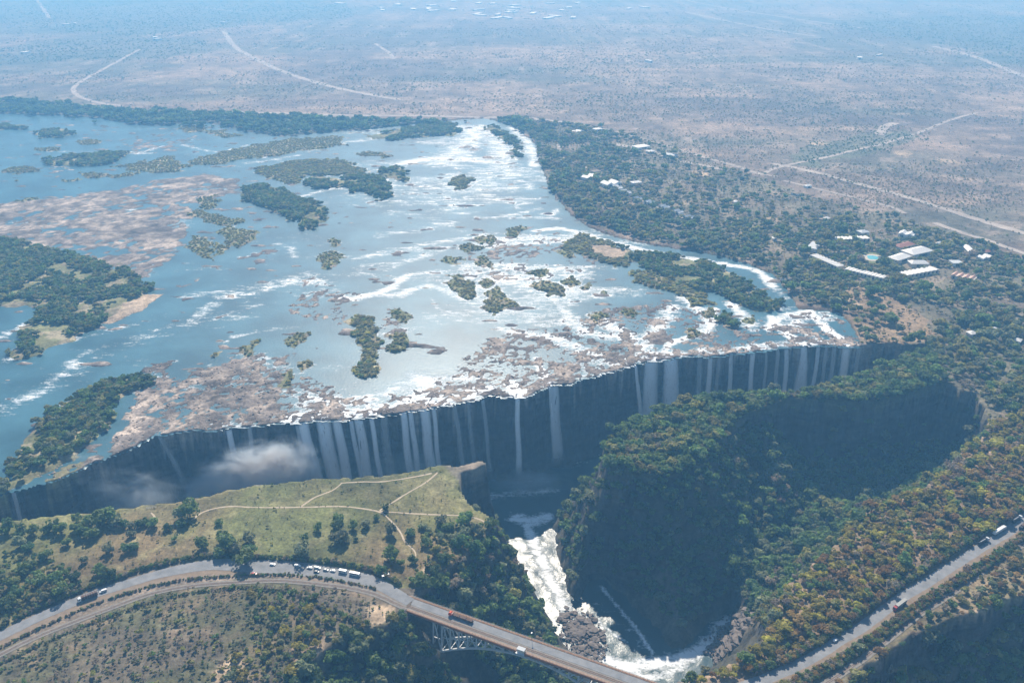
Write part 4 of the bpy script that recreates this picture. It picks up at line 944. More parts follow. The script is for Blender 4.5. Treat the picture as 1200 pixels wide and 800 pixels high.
# meadow trees, one by one: (px, py, crown width px)
MEADOW = [(10, 625, 16), (26, 629, 14), (40, 628, 14), (55, 626, 12), (63, 622, 12), (73, 626, 14), (25, 642, 14), (36, 646, 12), (90, 612, 10), (92, 624, 14), (98, 630, 15), (109, 632, 15), (105, 616, 14), (118, 617, 18), (129, 612, 20), (137, 617, 15), (146, 619, 12), (155, 619, 10),
          (163, 618, 10), (170, 617, 12), (181, 618, 13), (196, 622, 11), (213, 619, 11), (214, 609, 16), (223, 606, 19), (155, 630, 10), (128, 648, 12), (150, 647, 13), (158, 645, 11), (236, 642, 15), (55, 655, 13), (47, 686, 15), (66, 684, 14), (30, 672, 15), (14, 690, 14), (118, 672, 14), (128, 677, 14), (90, 680, 12), (72, 697, 16), (56, 702, 14), (10, 712, 16),
          (261, 634, 13), (267, 643, 20), (276, 649, 14), (293, 635, 13), (293, 648, 15), (258, 651, 13), (288, 660, 20), (354, 651, 18), (357, 634, 9), (374, 622, 10), (397, 636, 20), (396, 613, 13), (394, 619, 10), (415, 620, 10), (430, 618, 12), (459, 625, 15), (451, 598, 8), (441, 609, 7), (257, 615, 9), (205, 634, 6), (417, 634, 6),
          (517, 615, 12), (547, 615, 18), (481, 629, 12), (533, 634, 14), (404, 636, 12), (496, 620, 8), (459, 655, 17), (447, 671, 12), (500, 640, 12), (512, 650, 13), (525, 622, 12), (540, 640, 16), (520, 660, 15), (493, 684, 16), (508, 676, 16), (560, 628, 15), (552, 645, 16), (545, 628, 13), (484, 660, 10), (470, 664, 9), (0, 640, 16), (-8, 660, 16), (6, 655, 12), (80, 640, 10), (20, 700, 14), (100, 660, 9), (40, 665, 11)]
mx, my, mr, mk = [], [], [], []
for px, py, s in MEADOW:
    a, b = W(px, py, 1.5); d = to_px(a, b, 0)[2]
    mx.append(a); my.append(b); mr.append(s * d / FPX * 0.58); mk.append(['dark', 'dark', 'green', 'green', 'sage'][R.integers(0, 5)] if px < 480 else ['dark', 'green', 'olive', 'sage'][R.integers(0, 4)])
mx, my, mr = map(np.array, (mx, my, mr))
add_trees(mx, my, mr, mr * R.uniform(0.85, 1.15, len(mr)), mk, 'meadow')

# --- the trees that show largest stand alone, the rest is woodland
arr = np.array([(t[0], t[1], t[2], t[3]) for t in TREES])
px, py, dd = to_px(arr[:, 0], arr[:, 1], arr[:, 2] + arr[:, 3])
size = arr[:, 3] * FPX / dd
sun_slope = np.array([t[6] == 'meadow' for t in TREES])
vis = (px > 4) & (px < 1196) & (py > 4) & (py < 796)
# hidden behind nearer ground or in the dark of the gorge wall: march towards the camera
for s in np.linspace(0.02, 0.35, 28):
    qx, qy = arr[:, 0] * (1 - s), arr[:, 1] * (1 - s); qz = (arr[:, 2] + arr[:, 3]) * (1 - s) + CAM_H * s
    vis &= ~(height(qx, qy) > qz + 1.0)
score = np.where(vis, size, -1) + np.where(sun_slope & vis, 100, 0)
order = np.argsort(-score)[:300]; solo = np.zeros(len(TREES), bool); solo[order] = True
LBL = {'dark': 'dark green', 'green': 'mid green', 'olive': 'olive green', 'yellow': 'yellow-green', 'orange': 'rusty orange', 'bare': 'leafless grey-brown', 'sage': 'pale sage green'}
ZL = {'meadow': ('standing on the grassy meadow by the curving road', 'trees on the meadow'), 'gorge': ('clinging to the wooded gorge slope', 'trees on the gorge slopes'), 'headland': ('in the canopy of the wooded headland facing the falls', 'trees on the headland'),
      'autumn': ('in the autumn woodland above the truck road', 'trees above the truck road'), 'spur': ('on the strip between the truck road and the dark gorge', 'trees below the truck road')}
MARKS = {'meadow': [((178, 600), 'near the lookout railing'), ((30, 630), 'in the thicket at the end of the meadow'), ((120, 615), 'in the clump by the gorge rim'), ((220, 607), 'at the start of the sandy footpath'), ((270, 642), 'in the clump above the roadside tree'), ((288, 660), 'at the edge of the tarred road'), ((395, 630), 'between the footpath and the parked cars'), ((450, 600), 'at the footpath junction'), ((460, 625), 'beside the winding footpath'), ((520, 615), 'near the tip of the meadow'), ((550, 640), 'on the rim above the outlet channel'), ((505, 680), 'just above the bridge head'), ((50, 690), 'below the thicket by the hedge'), ((130, 650), 'alone in open grass')],
         'gorge': [((560, 660), 'above the white outlet channel'), ((520, 720), 'behind the bridge head'), ((440, 770), 'under the bridge on the shaded bank'), ((600, 740), 'below the bridge deck'), ((700, 600), 'on the steep nose of the headland'), ((800, 620), 'on the dark face of the headland'), ((900, 580), 'on the rib beside the headland'), ((1000, 600), 'in the valley below the shaded hollow'), ((880, 690), 'above the boulder pile at the slope foot'), ((1100, 770), 'in the dark gorge below the truck road'), ((930, 650), 'on the bank below the autumn woodland')],
         'headland': [((740, 520), 'near the nose'), ((800, 500), 'on the crest'), ((850, 480), 'where the ridge narrows'), ((960, 465), 'on the narrow ridge')], 'autumn': [((1000, 660), 'beside the sandy scar'), ((950, 730), 'above the lone white car'), ((1060, 640), 'above the red-cabbed truck'), ((1130, 590), 'above the queue of trucks'), ((870, 785), 'by the bridge end')], 'spur': [((980, 780), 'near the bridge end'), ((1060, 735), 'below the red-cabbed truck'), ((1150, 690), 'beside the railway bed'), ((1190, 670), 'below the queue of trucks')]}
for i in order:
    X_, Y_, Z_, r_, h_, k_, zn = TREES[i]
    t = empty('tree', (X_, Y_, Z_ - 0.1), R.uniform(0, 6.28)); t.scale = (r_, r_, h_)
    link('trunk', TRUNK[int(R.integers(0, 3))], parent=t); link('crown', (ROUND if zn == 'meadow' else CROWN)[k_][int(R.integers(0, 3))], parent=t)
    u_, v_, _d = to_px(X_, Y_, Z_)
    where = min(MARKS[zn], key=lambda q: (q[0][0] - u_) ** 2 + (q[0][1] - v_) ** 2)[1]
    sz = 'small' if r_ < 4.0 else 'middling' if r_ < 5.6 else 'big' if r_ < 7.2 else 'very big'
    lab = '%s %s tree %s' % (sz, LBL[k_], where) if zn in ('meadow', 'gorge') else '%s %s tree %s %s' % (sz, LBL[k_], where, {'headland': 'of the wooded headland', 'autumn': 'in the autumn woodland', 'spur': 'on the dry strip'}[zn])
    tag(t, lab, 'tree', ZL[zn][1] + ', ' + lab)
for zn, nm, lab in (('gorge', 'woodland', 'dense mixed woodland covering the gorge slopes'), ('headland', 'woodland', 'dense green canopy on the headland facing the falls'), ('autumn', 'woodland', 'yellow and brown autumn woodland above the truck road'), ('spur', 'woodland', 'dry scrubby woodland below the truck road')):
    s = [t for i, t in enumerate(TREES) if t[6] == zn and not solo[i]]
    q = np.array([t[:5] for t in s])
    stuff(nm, lab, 'woodland', q[:, :3], q[:, 3], q[:, 4], [t[5] for t in s], CROWN, seed=31)

# scrub on the south-west slope; small bushes on the meadow; hedges
x, y, rad, hg, kk = plateau('sw_scrub', 3.6, 0.62, {'olive': 34, 'sage': 18, 'green': 6, 'bare': 40, 'yellow': 6}, 0.7, 2.3, '', 24, 40)
stuff('scrub', 'low dry bushes dotted over the brown slope', 'scrub', np.column_stack([x, y, height(x, y)]), rad, hg, kk, LOWB, 32)
ox, oy = x, y
x, y, rad, hg, kk = plateau('sw_scrub', 6.0, 0.9, {'green': 30, 'olive': 30, 'yellow': 14, 'sage': 16, 'dark': 10}, 1.6, 3.4, '', 25, 40, 0.0)
a, b, _ = to_px(x, y, height(x, y)); m = inpoly(a, b, np.array([(290, 690), (360, 695), (440, 735), (420, 760), (330, 800), (240, 800), (300, 750)], float))
stuff('scrub', 'greener taller bushes along the gorge edge', 'scrub', np.column_stack([x, y, height(x, y)])[m], rad[m], hg[m], kk[m], CROWN, 33)
x, y, rad, hg, kk = plateau('meadow', 5.0, 0.35, {'olive': 60, 'green': 8, 'yellow': 12, 'bare': 24}, 0.4, 1.1, '', 26, 50)
stuff('scrub', 'small tufts and bushes in the meadow grass', 'scrub', np.column_stack([x, y, height(x, y)]), rad, hg, kk, LOWB, 34)
x, y, rad, hg, kk = plateau('meadow', 4.5, 0.75, {'olive': 34, 'green': 34, 'sage': 12, 'dark': 20}, 1.2, 3.2, '', 27, 30)
a, b, _ = to_px(x, y, height(x, y)); m = inpoly(a, b, np.array([(-50, 640), (60, 655), (100, 680), (60, 712), (-50, 760)], float)) | inpoly(a, b, np.array([(490, 618), (570, 612), (600, 640), (520, 720), (470, 690), (500, 650)], float))
stuff('scrub', 'thickets at the two ends of the meadow', 'scrub', np.column_stack([x, y, height(x, y)])[m], rad[m], hg[m], kk[m], CROWN, 35)
HEDGES = [(1.9, [(-60, 768), (0, 736), (50, 712), (100, 691), (150, 674), (200, 660), (250, 652), (300, 654), (350, 657), (400, 662), (440, 671), (468, 686)]), (0.95, [(-60, 790), (0, 760), (60, 731), (120, 706), (170, 690), (220, 680), (290, 675), (350, 675), (400, 682), (440, 691)]),
          (1.15, [(-60, 812), (0, 780), (60, 752), (120, 727), (180, 706), (240, 694), (290, 690), (340, 698), (380, 715), (420, 730)]), (2.6, [(890, 786), (930, 770), (980, 740), (1030, 704), (1080, 670), (1120, 646), (1160, 620), (1210, 590)]), (2.4, [(905, 812), (960, 787), (1000, 762), (1040, 736), (1080, 707), (1130, 675), (1180, 643), (1220, 616)]), (1.9, [(930, 810), (975, 785), (1010, 763), (1050, 736), (1090, 706), (1140, 675), (1190, 644)])]
hp, hr, hk = [], [], []
for i, (r0, ln) in enumerate(HEDGES):
    q = smooth_line(WP(ln), 0.9); q = q + R.normal(0, 0.7, q.shape)
    for p in q:
        if R.random() < 0.88: hp.append((p[0], p[1], float(height(p[0], p[1])))); hr.append(r0 * R.uniform(0.6, 1.25)); hk.append(['dark', 'green', 'olive', 'bare'][R.integers(0, 4)] if i < 3 else ['olive', 'green', 'bare', 'orange', 'dark'][R.integers(0, 5)])
hr = np.array(hr)
stuff('hedge', 'rows of dark bushes lining both sides of the roads', 'hedge', np.array(hp), hr, hr * 1.05, hk, ROUND, 36)
# islands
x, y = jgrid(-1500, 650, 620, 2450, 4.6, 41); m = np.abs(x) < 0.72 * y + 60; x, y = x[m], y[m]
kv = nearest(kindv, x, y); z = height(x, y); u = R.random(len(x)); n = fbm(x / 30, y / 30, 211)
m = (z > 0.3) & (((kv == 1) & (u < 0.8) & (n > 0.40)) | ((kv == 2) & (u < 0.8)) | ((kv == 3) & (u < 0.8))) & ~(zone(x, y, 'cat_grass') & (u > 0.05))
x, y, z, kv, n = x[m], y[m], z[m], kv[m], n[m]
kk = np.where(kv == 1, choose(len(x), {'dark': 24, 'green': 40, 'sage': 26, 'olive': 20}, R.random(len(x))), choose(len(x), {'olive': 56, 'sage': 14, 'green': 16, 'yellow': 16}, R.random(len(x))))
rad = np.where(kv == 1, R.uniform(2.6, 5.2, len(x)), np.where(kv == 2, R.uniform(2.2, 4.0, len(x)), R.uniform(1.4, 3.0, len(x))))
stuff('island_thicket', 'trees and reeds crowding the river islands', 'thicket', np.column_stack([x, y, z - 0.2]), rad, rad * np.where(kv == 1, 1.0, 0.5), kk, CROWN, 37)
# banks and the north-east woodland
x, y, rad, hg, kk = plateau('ne_wood', 8.0, 0.74, {'dark': 6, 'green': 32, 'sage': 24, 'olive': 34, 'bare': 10}, 3.2, 7.2, '', 28, 70, 0.36)
m = ~(zone(x, y, 'bare_hill', 15) & (R.random(len(x)) < 0.7)); 
dwt = linedist(x, y, RIVER); m &= (R.random(len(x)) < np.maximum(np.clip(1.15 - dwt / 280, 0.16, 1), 0.9 * sstep(330, 160, np.hypot(x - W(1060, 315)[0], y - W(1060, 315)[1])))) | (y < 1080)
stuff('woodland', 'dark green riverside woodland around the resort', 'woodland', np.column_stack([x, y, height(x, y)])[m], rad[m], hg[m], kk[m], CROWN, 38)
x, y, rad, hg, kk = plateau('ne_wood', 6.0, 0.42, {'bare': 34, 'olive': 30, 'sage': 24, 'orange': 6}, 1.2, 2.8, '', 29, 60)
stuff('scrub', 'dry undergrowth of the riverside woodland', 'scrub', np.column_stack([x, y, height(x, y)]), rad, hg, kk, LOWB, 39)
x, y, rad, hg, kk = plateau('bank_wood', 11, 0.9, {'dark': 40, 'green': 30, 'sage': 16}, 5.0, 9.0, '', 30, 90)
stuff('woodland', 'line of dark trees along the far river bank', 'woodland', np.column_stack([x, y, height(x, y)]), rad, hg * 0.9, kk, CROWN, 40)
# the far plain: bush spaced evenly as seen, denser in the dark belts
n_ = 130000
px, py = R.uniform(-260, 1460, n_), 400 - 465 + 465 * R.uniform(0.125, 1, n_) ** 1.0
py = R.uniform(-12, 400, n_)
q = np.array([W(a, b) for a, b in zip(px, py)]); x, y = q[:, 0], q[:, 1]
m = (y > 900) & ~nearest(in_riv, x, y) & ~inpoly(x, y, ZW['ne_wood']) & (nearest(inPg, x, y) > 0.5); m &= (np.abs(x) > 620) | (y > 1100)
x, y = x[m], y[m]; n = fbm(x / 400, y / 200, 221, 4); dkm = np.zeros(len(x), bool)
for kz in ('dark_plain', 'dark_plain2', 'dark_plain3', 'green_patch'): dkm |= zone(x, y, kz, 150)
for ln in ([(450, 112), (560, 92), (640, 84), (760, 64), (850, 58)], [(640, 125), (760, 110), (800, 100)], [(930, 128), (1000, 118), (1060, 115)]): dkm |= linedist(x, y, WP(ln), False) < 40 * y / 3000
u = R.random(len(x)); m = (u < 0.12 + 0.85 * sstep(0.42, 0.6, n)) | dkm; x, y, n, dkm = x[m], y[m], n[m], dkm[m]
m = clear(x, y); x, y, n, dkm = x[m], y[m], n[m], dkm[m]
kk = np.where(dkm, choose(len(x), {'dark': 40, 'green': 30, 'sage': 30}, R.random(len(x))), choose(len(x), {'bare': 46, 'sage': 30, 'olive': 12, 'orange': 4, 'green': 10}, R.random(len(x))))
rad = R.uniform(1.0, 2.4, len(x)) * np.clip((y / 1500) ** 0.7, 0.7, 3.0)
stuff('bushland', 'endless dry bush dotting the far plain', 'bushland', np.column_stack([x, y, height(x, y)]), rad, rad * 0.75, kk, LOWB, 41)
# boulders
def boulder(name, seed):
    r = random.Random(seed); bm = bmesh.new(); bmesh.ops.create_icosphere(bm, subdivisions=1, radius=1.0)
    V = [Vector((v.co.x * r.uniform(0.5, 1.35), v.co.y * r.uniform(0.5, 1.35), v.co.z * r.uniform(0.4, 1.2))) for v in bm.verts]; F = [tuple(v.index for v in f.verts) for f in bm.faces]; bm.free()
    me = pydata(name, V, F); me.materials.append(M['boulder']); return me
M['boulder'] = ground_mat('boulder', (0.10, 0.085, 0.075), (0.24, 0.20, 0.17), 0.3)
M['lightrock'] = ground_mat('river_rock', (0.20, 0.155, 0.125), (0.42, 0.33, 0.26), 0.15)
BT = {'b': [boulder('boulder_%d' % j, j) for j in range(3)]}
BT2 = {'b': []}
for j in range(3):
    me = boulder('river_rock_%d' % j, j + 9); me.materials.clear(); me.materials.append(M['lightrock']); BT2['b'].append(me)
def fill_px(poly, n, z, seed):
    P_ = np.array(poly, float); r = np.random.default_rng(seed)
    a, b = r.uniform(P_[:, 0].min(), P_[:, 0].max(), n), r.uniform(P_[:, 1].min(), P_[:, 1].max(), n); m = inpoly(a, b, P_)
    return np.array([W(i, j, z) for i, j in zip(a[m], b[m])])
for poly, lab in (([(658, 718), (672, 714), (690, 722), (707, 742), (708, 762), (700, 776), (672, 768), (662, 745)], 'grey boulders heaped beside the whirlpool below the bridge'), ([(840, 735), (856, 724), (872, 735), (882, 755), (872, 778), (840, 782), (836, 760)], 'grey boulders heaped at the foot of the wooded slope')):
    q = fill_px(poly, 900, FLOOR + 3, 5); q = q + R.normal(0, 3.2, q.shape); r_ = np.clip(np.exp(R.normal(0.2, 0.6, len(q))), 0.5, 5.0)
    stuff('boulder_pile', lab, 'boulders', np.column_stack([q, np.maximum(height(q[:, 0], q[:, 1]), FLOOR + 0.4) + R.uniform(0, 2.2, len(q))]), r_, r_ * 0.8, ['b'] * len(q), BT, 42)
x, y = jgrid(-560, 520, 620, 1150, 4.2, 51)
nz = nearest(shv, x, y); z = height(x, y); m = (nz > 0.3) & (z > -0.9) & (R.random(len(x)) < 0.55) & (nearest(in_riv, x, y)) & (z < 2.2)
x, y, z = x[m], y[m], z[m]; r_ = R.uniform(0.5, 1.9, len(x)) ** 1.2
stuff('river_rocks', 'pale brown rocks strewn along the lip of the falls', 'rocks', np.column_stack([x, y, z - 0.2]), r_, r_ * 0.7, ['b'] * len(x), BT2, 43)

# ------------------------------------------------------------------ the bridge
def bridge():
    ang = math.atan2(BR_DIR[1], BR_DIR[0]); Lb = 198.0; z0 = 0.35
    root = empty('arch_bridge', (ABUT_A[0], ABUT_A[1], z0), ang)
    tag(root, 'steel arch bridge carrying road and railway over the gorge', 'bridge')
    HW = 7.2
    MB().box(-4, Lb + 4, -HW, HW, -1.5, 0.0).build('deck', M['steel'], root)
    MB().box(-8, Lb + 8, -0.6, 5.6, 0.004, 0.16).build('roadway', M['asphalt'], root)
    MB().box(-8, Lb + 8, -5.3, -0.75, 0.004, 0.14).build('track_bed', M['ballast'], root)
    for y in (-3.6, -2.4):
        MB().box(-8, Lb + 8, y - .07, y + .07, 0.17, 0.34).build('rail', M['rust'], root)
    mb = MB()
    for i in range(150): mb.box(i * 1.35 - 2, i * 1.35 - 1.5, -4.3, -1.7, 0.145, 0.19)
    o = mb.build('sleepers', M['sleeper'], root); o['kind'] = 'stuff'
    for y0, y1, nm in ((5.75, HW, 'M'), (-HW, -5.45, 'M')):
        MB().box(-6, Lb + 6, y0, y1, 0.004, 0.30).build('walkway', M['rustwalk'], root)
    MB().box(-4, Lb + 4, -HW - 0.35, -HW - 0.004, -1.9, 0.12).build('edge_girder', M['rust'], root)
    MB().box(-4, Lb + 4, HW + 0.004, HW + 0.35, -1.9, 0.12).build('edge_girder', M['rust'], root)
    for y in (HW - 0.12, -HW + 0.12):
        mb = MB()
        for i in range(int(Lb / 2.5) + 1): mb.box(i * 2.5 - .06, i * 2.5 + .06, y - .06, y + .06, 0.3, 1.5)
        for zz in (0.75, 1.1, 1.5): mb.box(-2, Lb + 2, y - .05, y + .05, zz - .05, zz + .05)
        o = mb.build('railing', M['tarp'], root); o['kind'] = 'stuff'
    s0, s1, n = 24.0, 181.0, 22
    xs = [s0 + (s1 - s0) * i / n for i in range(n + 1)]
    def low(x):
        q = (x - (s0 + s1) / 2) / ((s1 - s0) / 2); return -5.5 - 26.5 * q * q
    def yy(z): return 4.4 + (-z) * 0.10
    st = M['steel']
    for sg in (-1, 1):
        for i in range(n + 1):
            x = xs[i]; zl = low(x)
            MB().bar((x, sg * yy(0), -1.6), (x, sg * yy(zl), zl), 0.9, 0.9).build('post', st, root)
            if i < n:
                x2 = xs[i + 1]; z2 = low(x2)
                MB().bar((x, sg * yy(zl), zl), (x2, sg * yy(z2), z2), 1.25, 1.3).build('arch_chord', st, root)
                if i < n / 2: MB().bar((x, sg * yy(0), -2.2), (x2, sg * yy(z2), z2), 0.65, 0.65).build('diagonal', st, root)
                if -zl > 8: MB().bar((x, sg * yy(zl / 2), zl / 2 - 1), (x2, sg * yy(zl / 2), min(z2, zl) / 2 - 1), 0.45, 0.45).build('strut', st, root)
                if i >= n / 2: MB().bar((x, sg * yy(zl), zl), (x2, sg * yy(0), -2.2), 0.65, 0.65).build('diagonal', st, root)
        MB().bar((s0 - 24, sg * 4.4, -2.0), (s1 + 16, sg * 4.4, -2.0), 0.8, 0.8).build('top_chord', st, root)
        for q in (s0, s1):
            zl = low(q); MB().box(q - 4, q + 4, sg * yy(zl) - 2.6, sg * yy(zl) + 2.6, zl - 7, zl - 0.4).build('bearing_block', M['concrete'], root)
    for i in range(n + 1):
        x = xs[i]; zl = low(x)
        MB().bar((x, -yy(zl), zl + .05), (x, yy(zl), zl + .05), 0.4, 0.4).build('cross_brace', st, root)
        if -zl > 9:
            MB().bar((x, -yy(zl), zl), (x, yy(0), -2.4), 0.35, 0.35).build('sway_brace', st, root)
    for q, sg in ((-4, -1), (Lb + 4, 1)):
        MB().box(q - 5, q + 5, -HW - 1.2, HW + 1.2, -13, -1.55).build('abutment', M['concrete'], root)
    return root
M['rustwalk'] = ground_mat('rusty_walkway', (0.30, 0.17, 0.10), (0.42, 0.26, 0.16), 0.4)
bridge()
def on_bridge(s, y, z=0.0):
    n = np.array([-BR_DIR[1], BR_DIR[0]]); p = ABUT_A + BR_DIR * s + n * y
    return (p[0], p[1], 0.35 + z)
BR_ANG = math.atan2(BR_DIR[1], BR_DIR[0])
k = empty('kiosk', on_bridge(96, -6.3, 0.3), BR_ANG); tag(k, 'pale flat-roofed jump platform booth on the rusty walkway of the bridge', 'kiosk')
MB().box(-2.6, 2.6, -2.0, 0.8, 0, 2.5).build('wall', M['cream'], k); MB().box(-2.9, 2.9, -2.3, 1.1, 2.51, 2.75).build('roof', M['tile_grey'], k); MB().box(-1.6, 1.6, 0.803, 0.85, 1.0, 2.1).build('window', M['glass'], k); MB().box(-3.2, 3.2, -3.6, -2.01, -0.2, 0.05).build('platform', M['steel'], k)
k = empty('signal_post', on_bridge(98, 6.4, 0.3), BR_ANG); tag(k, 'thin dark post with lamp head at the middle of the bridge', 'post')
MB().tube([(0, 0, 0), (0, 0, 6.5)], [0.16, 0.1], 6).build('pole', M['black'], k); MB().box(-.4, .4, -1.0, 0.2, 6.51, 6.8).build('lamp_head', M['grey'], k)

# ------------------------------------------------------------------ vehicles
def wheels(root, xs, half, r=0.36, wd=0.26):
    for x in xs:
        for s in (-1, 1):
            me = MB().tube([(x, s * half - wd / 2, r), (x, s * half + wd / 2, r)], [r, r], 12).mesh('wheel')
            o = link('wheel', me, M['tyre'], root)
            link('rim', MB().tube([(x, s * (half + wd / 2 + .003) - .01, r), (x, s * (half + wd / 2 + .003) + .01, r)], [r * .55, r * .55], 10).mesh('rim'), M['grey'], o)
def lights(root, x0, x1, half, z):
    for s in (-1, 1):
        MB().box(x1 + .003, x1 + .05, s * half - .16, s * half + .16, z - .1, z + .1).build('headlight', M['lamp_clear'], root)
        MB().box(x0 - .05, x0 - .003, s * half - .14, s * half + .14, z - .1, z + .12).build('tail_light', M['lamp_red'], root)
def car(loc, ang, m, label, group, van=False, L_=4.5):
    r = empty('parked_car', loc, ang); tag(r, label, 'van' if van else 'car', group)
    h = L_ / 2; t = 1.95 if van else 1.48
    if van: body = [(-h, .35), (-h, 1.05), (-h + .05, t - .06), (-h + .2, t), (h - 1.5, t), (h - .95, 1.12), (h - .15, .98), (h, .8), (h, .35)]; gl = [(-h + .1, 1.12), (-h + .22, t - .2), (h - 1.62, t - .2), (h - 1.1, 1.14)]
    else: body = [(-h, .35), (-h, .85), (-h + .25, .95), (-h + .75, t - .05), (-h + 1.1, t), (h - 2.0, t), (h - 1.75, t - .05), (h - 1.15, .95), (h - .2, .85), (h, .7), (h, .35)]; gl = [(-h + .55, .98), (-h + .95, t - .12), (h - 1.85, t - .12), (h - 1.3, .98)]
    MB().prism(body, -.85, .85).build('body', M[m], r)
    for s in (-1, 1): MB().prism(gl, s * .85 + (.004 if s > 0 else -.02), s * .85 + (.02 if s > 0 else -.004)).build('side_window', M['glass'], r)
    wx_ = (h - 1.62, t - .13, h - 1.06, 1.13) if van else (h - 1.86, t - .08, h - 1.17, .97)
    q = .012; MB().prism([(wx_[0] + .01, wx_[1] + q), (wx_[2] + .01, wx_[3] + q), (wx_[2] + .05, wx_[3] + .05), (wx_[0] + .05, wx_[1] + .05)], -.72, .72).build('windscreen', M['glass'], r)
    wheels(r, (-h + .85, h - .85), .78); lights(r, -h, h, .6, .68)
    return r
def bus(loc, ang, m, label, group, L_=7.5, tail='glass'):
    r = empty('bus', loc, ang); tag(r, label, 'bus', group); h = L_ / 2
    MB().prism([(-h, .45), (-h, 2.55), (-h + .25, 2.75), (h - .5, 2.75), (h - .15, 2.5), (h, 1.2), (h, .45)], -1.1, 1.1).build('body', M[m], r)
    for s in (-1, 1):
        for i in range(5):
            a = -h + .5 + i * (L_ - 1.4) / 5; MB().box(a, a + (L_ - 1.4) / 5 - .12, *sorted((s * 1.104, s * 1.13)), 1.35, 2.3).build('side_window', M['glass'], r)
    MB().prism([(h + .01, 1.3), (h - .12, 2.42), (h - .06, 2.42), (h + .06, 1.3)], -.95, .95).build('windscreen', M['glass'], r)
    wheels(r, (-h + 1.4, h - 1.3), 1.0, .46, .3); lights(r, -h, h, .85, .8); return r
def truck(loc, ang, cabm, loadm, label, group, L_=17.0, box=True, tank=False):
    r = empty('truck', loc, ang); tag(r, label, 'truck', group); h = L_ / 2
    c = MB().prism([(h - 2.4, .7), (h - 2.4, 3.3), (h - 1.9, 3.55), (h - .5, 3.1), (h, 1.9), (h, .7)], -1.22, 1.22).build('cab', M[cabm], r)
    MB().prism([(h + .02, 2.0), (h - .42, 2.95), (h - .36, 2.98), (h + .08, 2.03)], -1.05, 1.05).build('windscreen', M['glass'], c)
    for s in (-1, 1): MB().box(h - 1.7, h - .75, *sorted((s * 1.224, s * 1.25)), 1.9, 2.75).build('side_window', M['glass'], c)
    MB().box(-h, h - 2.5, -.95, .95, .75, 1.15).build('chassis', M['black'], r)
    if tank:
        MB().tube([(-h + .1, 0, 2.3), (-h + .4, 0, 2.3), (h - 3.6, 0, 2.3), (h - 3.3, 0, 2.3)], [.7, 1.15, 1.15, .7], 14).build('tank', M[loadm], r)
        MB().box(-h + 2, h - 5, -.3, .3, 3.46, 3.6).build('walkway', M['grey'], r)
    elif box:
        MB().box(-h, h - 2.9, -1.25, 1.25, 1.16, 3.8).build('trailer_box', M[loadm], r)
        for i in range(6): q = -h + .6 + i * (L_ - 4.2) / 6; MB().box(q, q + .12, -1.28, 1.28, 1.17, 3.83).build('rib', M['grey'], r)
    else:
        MB().box(-h, h - 2.9, -1.25, 1.25, 1.16, 1.36).build('flatbed', M['sleeper'], r)
        for i in range(3):
            a = -h + .5 + i * (L_ - 4) / 3; MB().box(a, a + (L_ - 4) / 3 - .5, -1.1, 1.1, 1.365, 2.2).build('cargo', M[loadm], r)
        MB().box(h - 3.1, h - 2.9, -1.25, 1.25, 1.37, 2.8).build('headboard', M[cabm], r)
    wheels(r, (-h + 1.0, -h + 2.3, -h + 3.6, h - 4.4, h - 1.2), 1.02, .5, .32); lights(r, -h, h, .95, 1.0); return r
LINES = {k: smooth_line(v, 3.0) for k, v in ROADS_W.items()}
def road_at(key, px, py):
    p = np.array(W(px, py, 0.8)); ln = LINES[key]; i = int(np.argmin(((ln - p) ** 2).sum(1))); i = min(max(i, 1), len(ln) - 2)
    t = ln[i + 1] - ln[i - 1]; return (p[0], p[1], 0.6 + 0.17), math.atan2(t[1], t[0])
g = 'vehicles parked at the bend of the border road'
for px, py, kind, m, flip, lab in ((319.5, 661.5, 'car', 'white', 0, 'lone white car parked between the big roadside tree and the row'), (349, 663.5, 'van', 'white', 0, 'white minivan standing first after the gap in the parked row'), (363, 665.5, 'car', 'white', 1, 'white car between two white vans in the parked row'),
                                 (372, 665.8, 'van', 'white', 0, 'white van with a black car drawn up beside it'), (371, 670, 'car', 'black', 0, 'black car double-parked beside a white van'), (382, 668, 'car', 'grey', 0, 'silver car in the middle of the parked row'), (390, 669, 'car', 'white', 1, 'white car next to the first minibus in the row'),
                                 (402, 670.5, 'bus', 'white', 0, 'smaller white minibus with dark windows in the parked row'), (416, 673.5, 'bus2', 'white', 0, 'larger white bus at the end of the parked row'), (298, 672.5, 'car', 'red', 0, 'red car in the shade of the big roadside tree'), (121, 693, 'van', 'white', 1, 'white van following the loaded truck on the curving road'),
                                 ):
    loc, a = road_at('ROAD_L', px, py); a += math.pi if flip else 0
    if kind == 'car': car(loc, a, m, lab, g)
    elif kind == 'van': car(loc, a, m, lab, g, True, 5.2)
    elif kind == 'bus': bus(loc, a, m, lab, g, 6.6)
    else: bus(loc, a, m, lab, g, 8.8)
loc, a = road_at('ROAD_L', 452, 676); bus(loc, a + 1.15, 'grey', 'grey box-shaped van pulled off towards the footpath near the bridge', g, 6.4)
loc, a = road_at('ROAD_L', 103, 701); truck(loc, a + math.pi, 'white', 'load', 'truck with white cab and dark load heading away from the bridge', 'trucks on the roads', 14, True)
truck(on_bridge(43, 2.6, 0.17), BR_ANG + math.pi, 'orange', 'load', 'long flatbed truck with orange-red cab crossing the bridge', 'trucks on the roads', 20, False)
g = 'trucks on the straight road'
loc, a = road_at('ROAD_R', 1054, 710.5); truck(loc, a + math.pi, 'red', 'tarp', 'truck with red cab and pale trailer on the straight road', g, 15)
loc, a = road_at('ROAD_R', 1152, 636); truck(loc, a, 'white', 'black', 'white-cabbed dark tanker truck queued behind the long white trailer', g, 14, True, True)
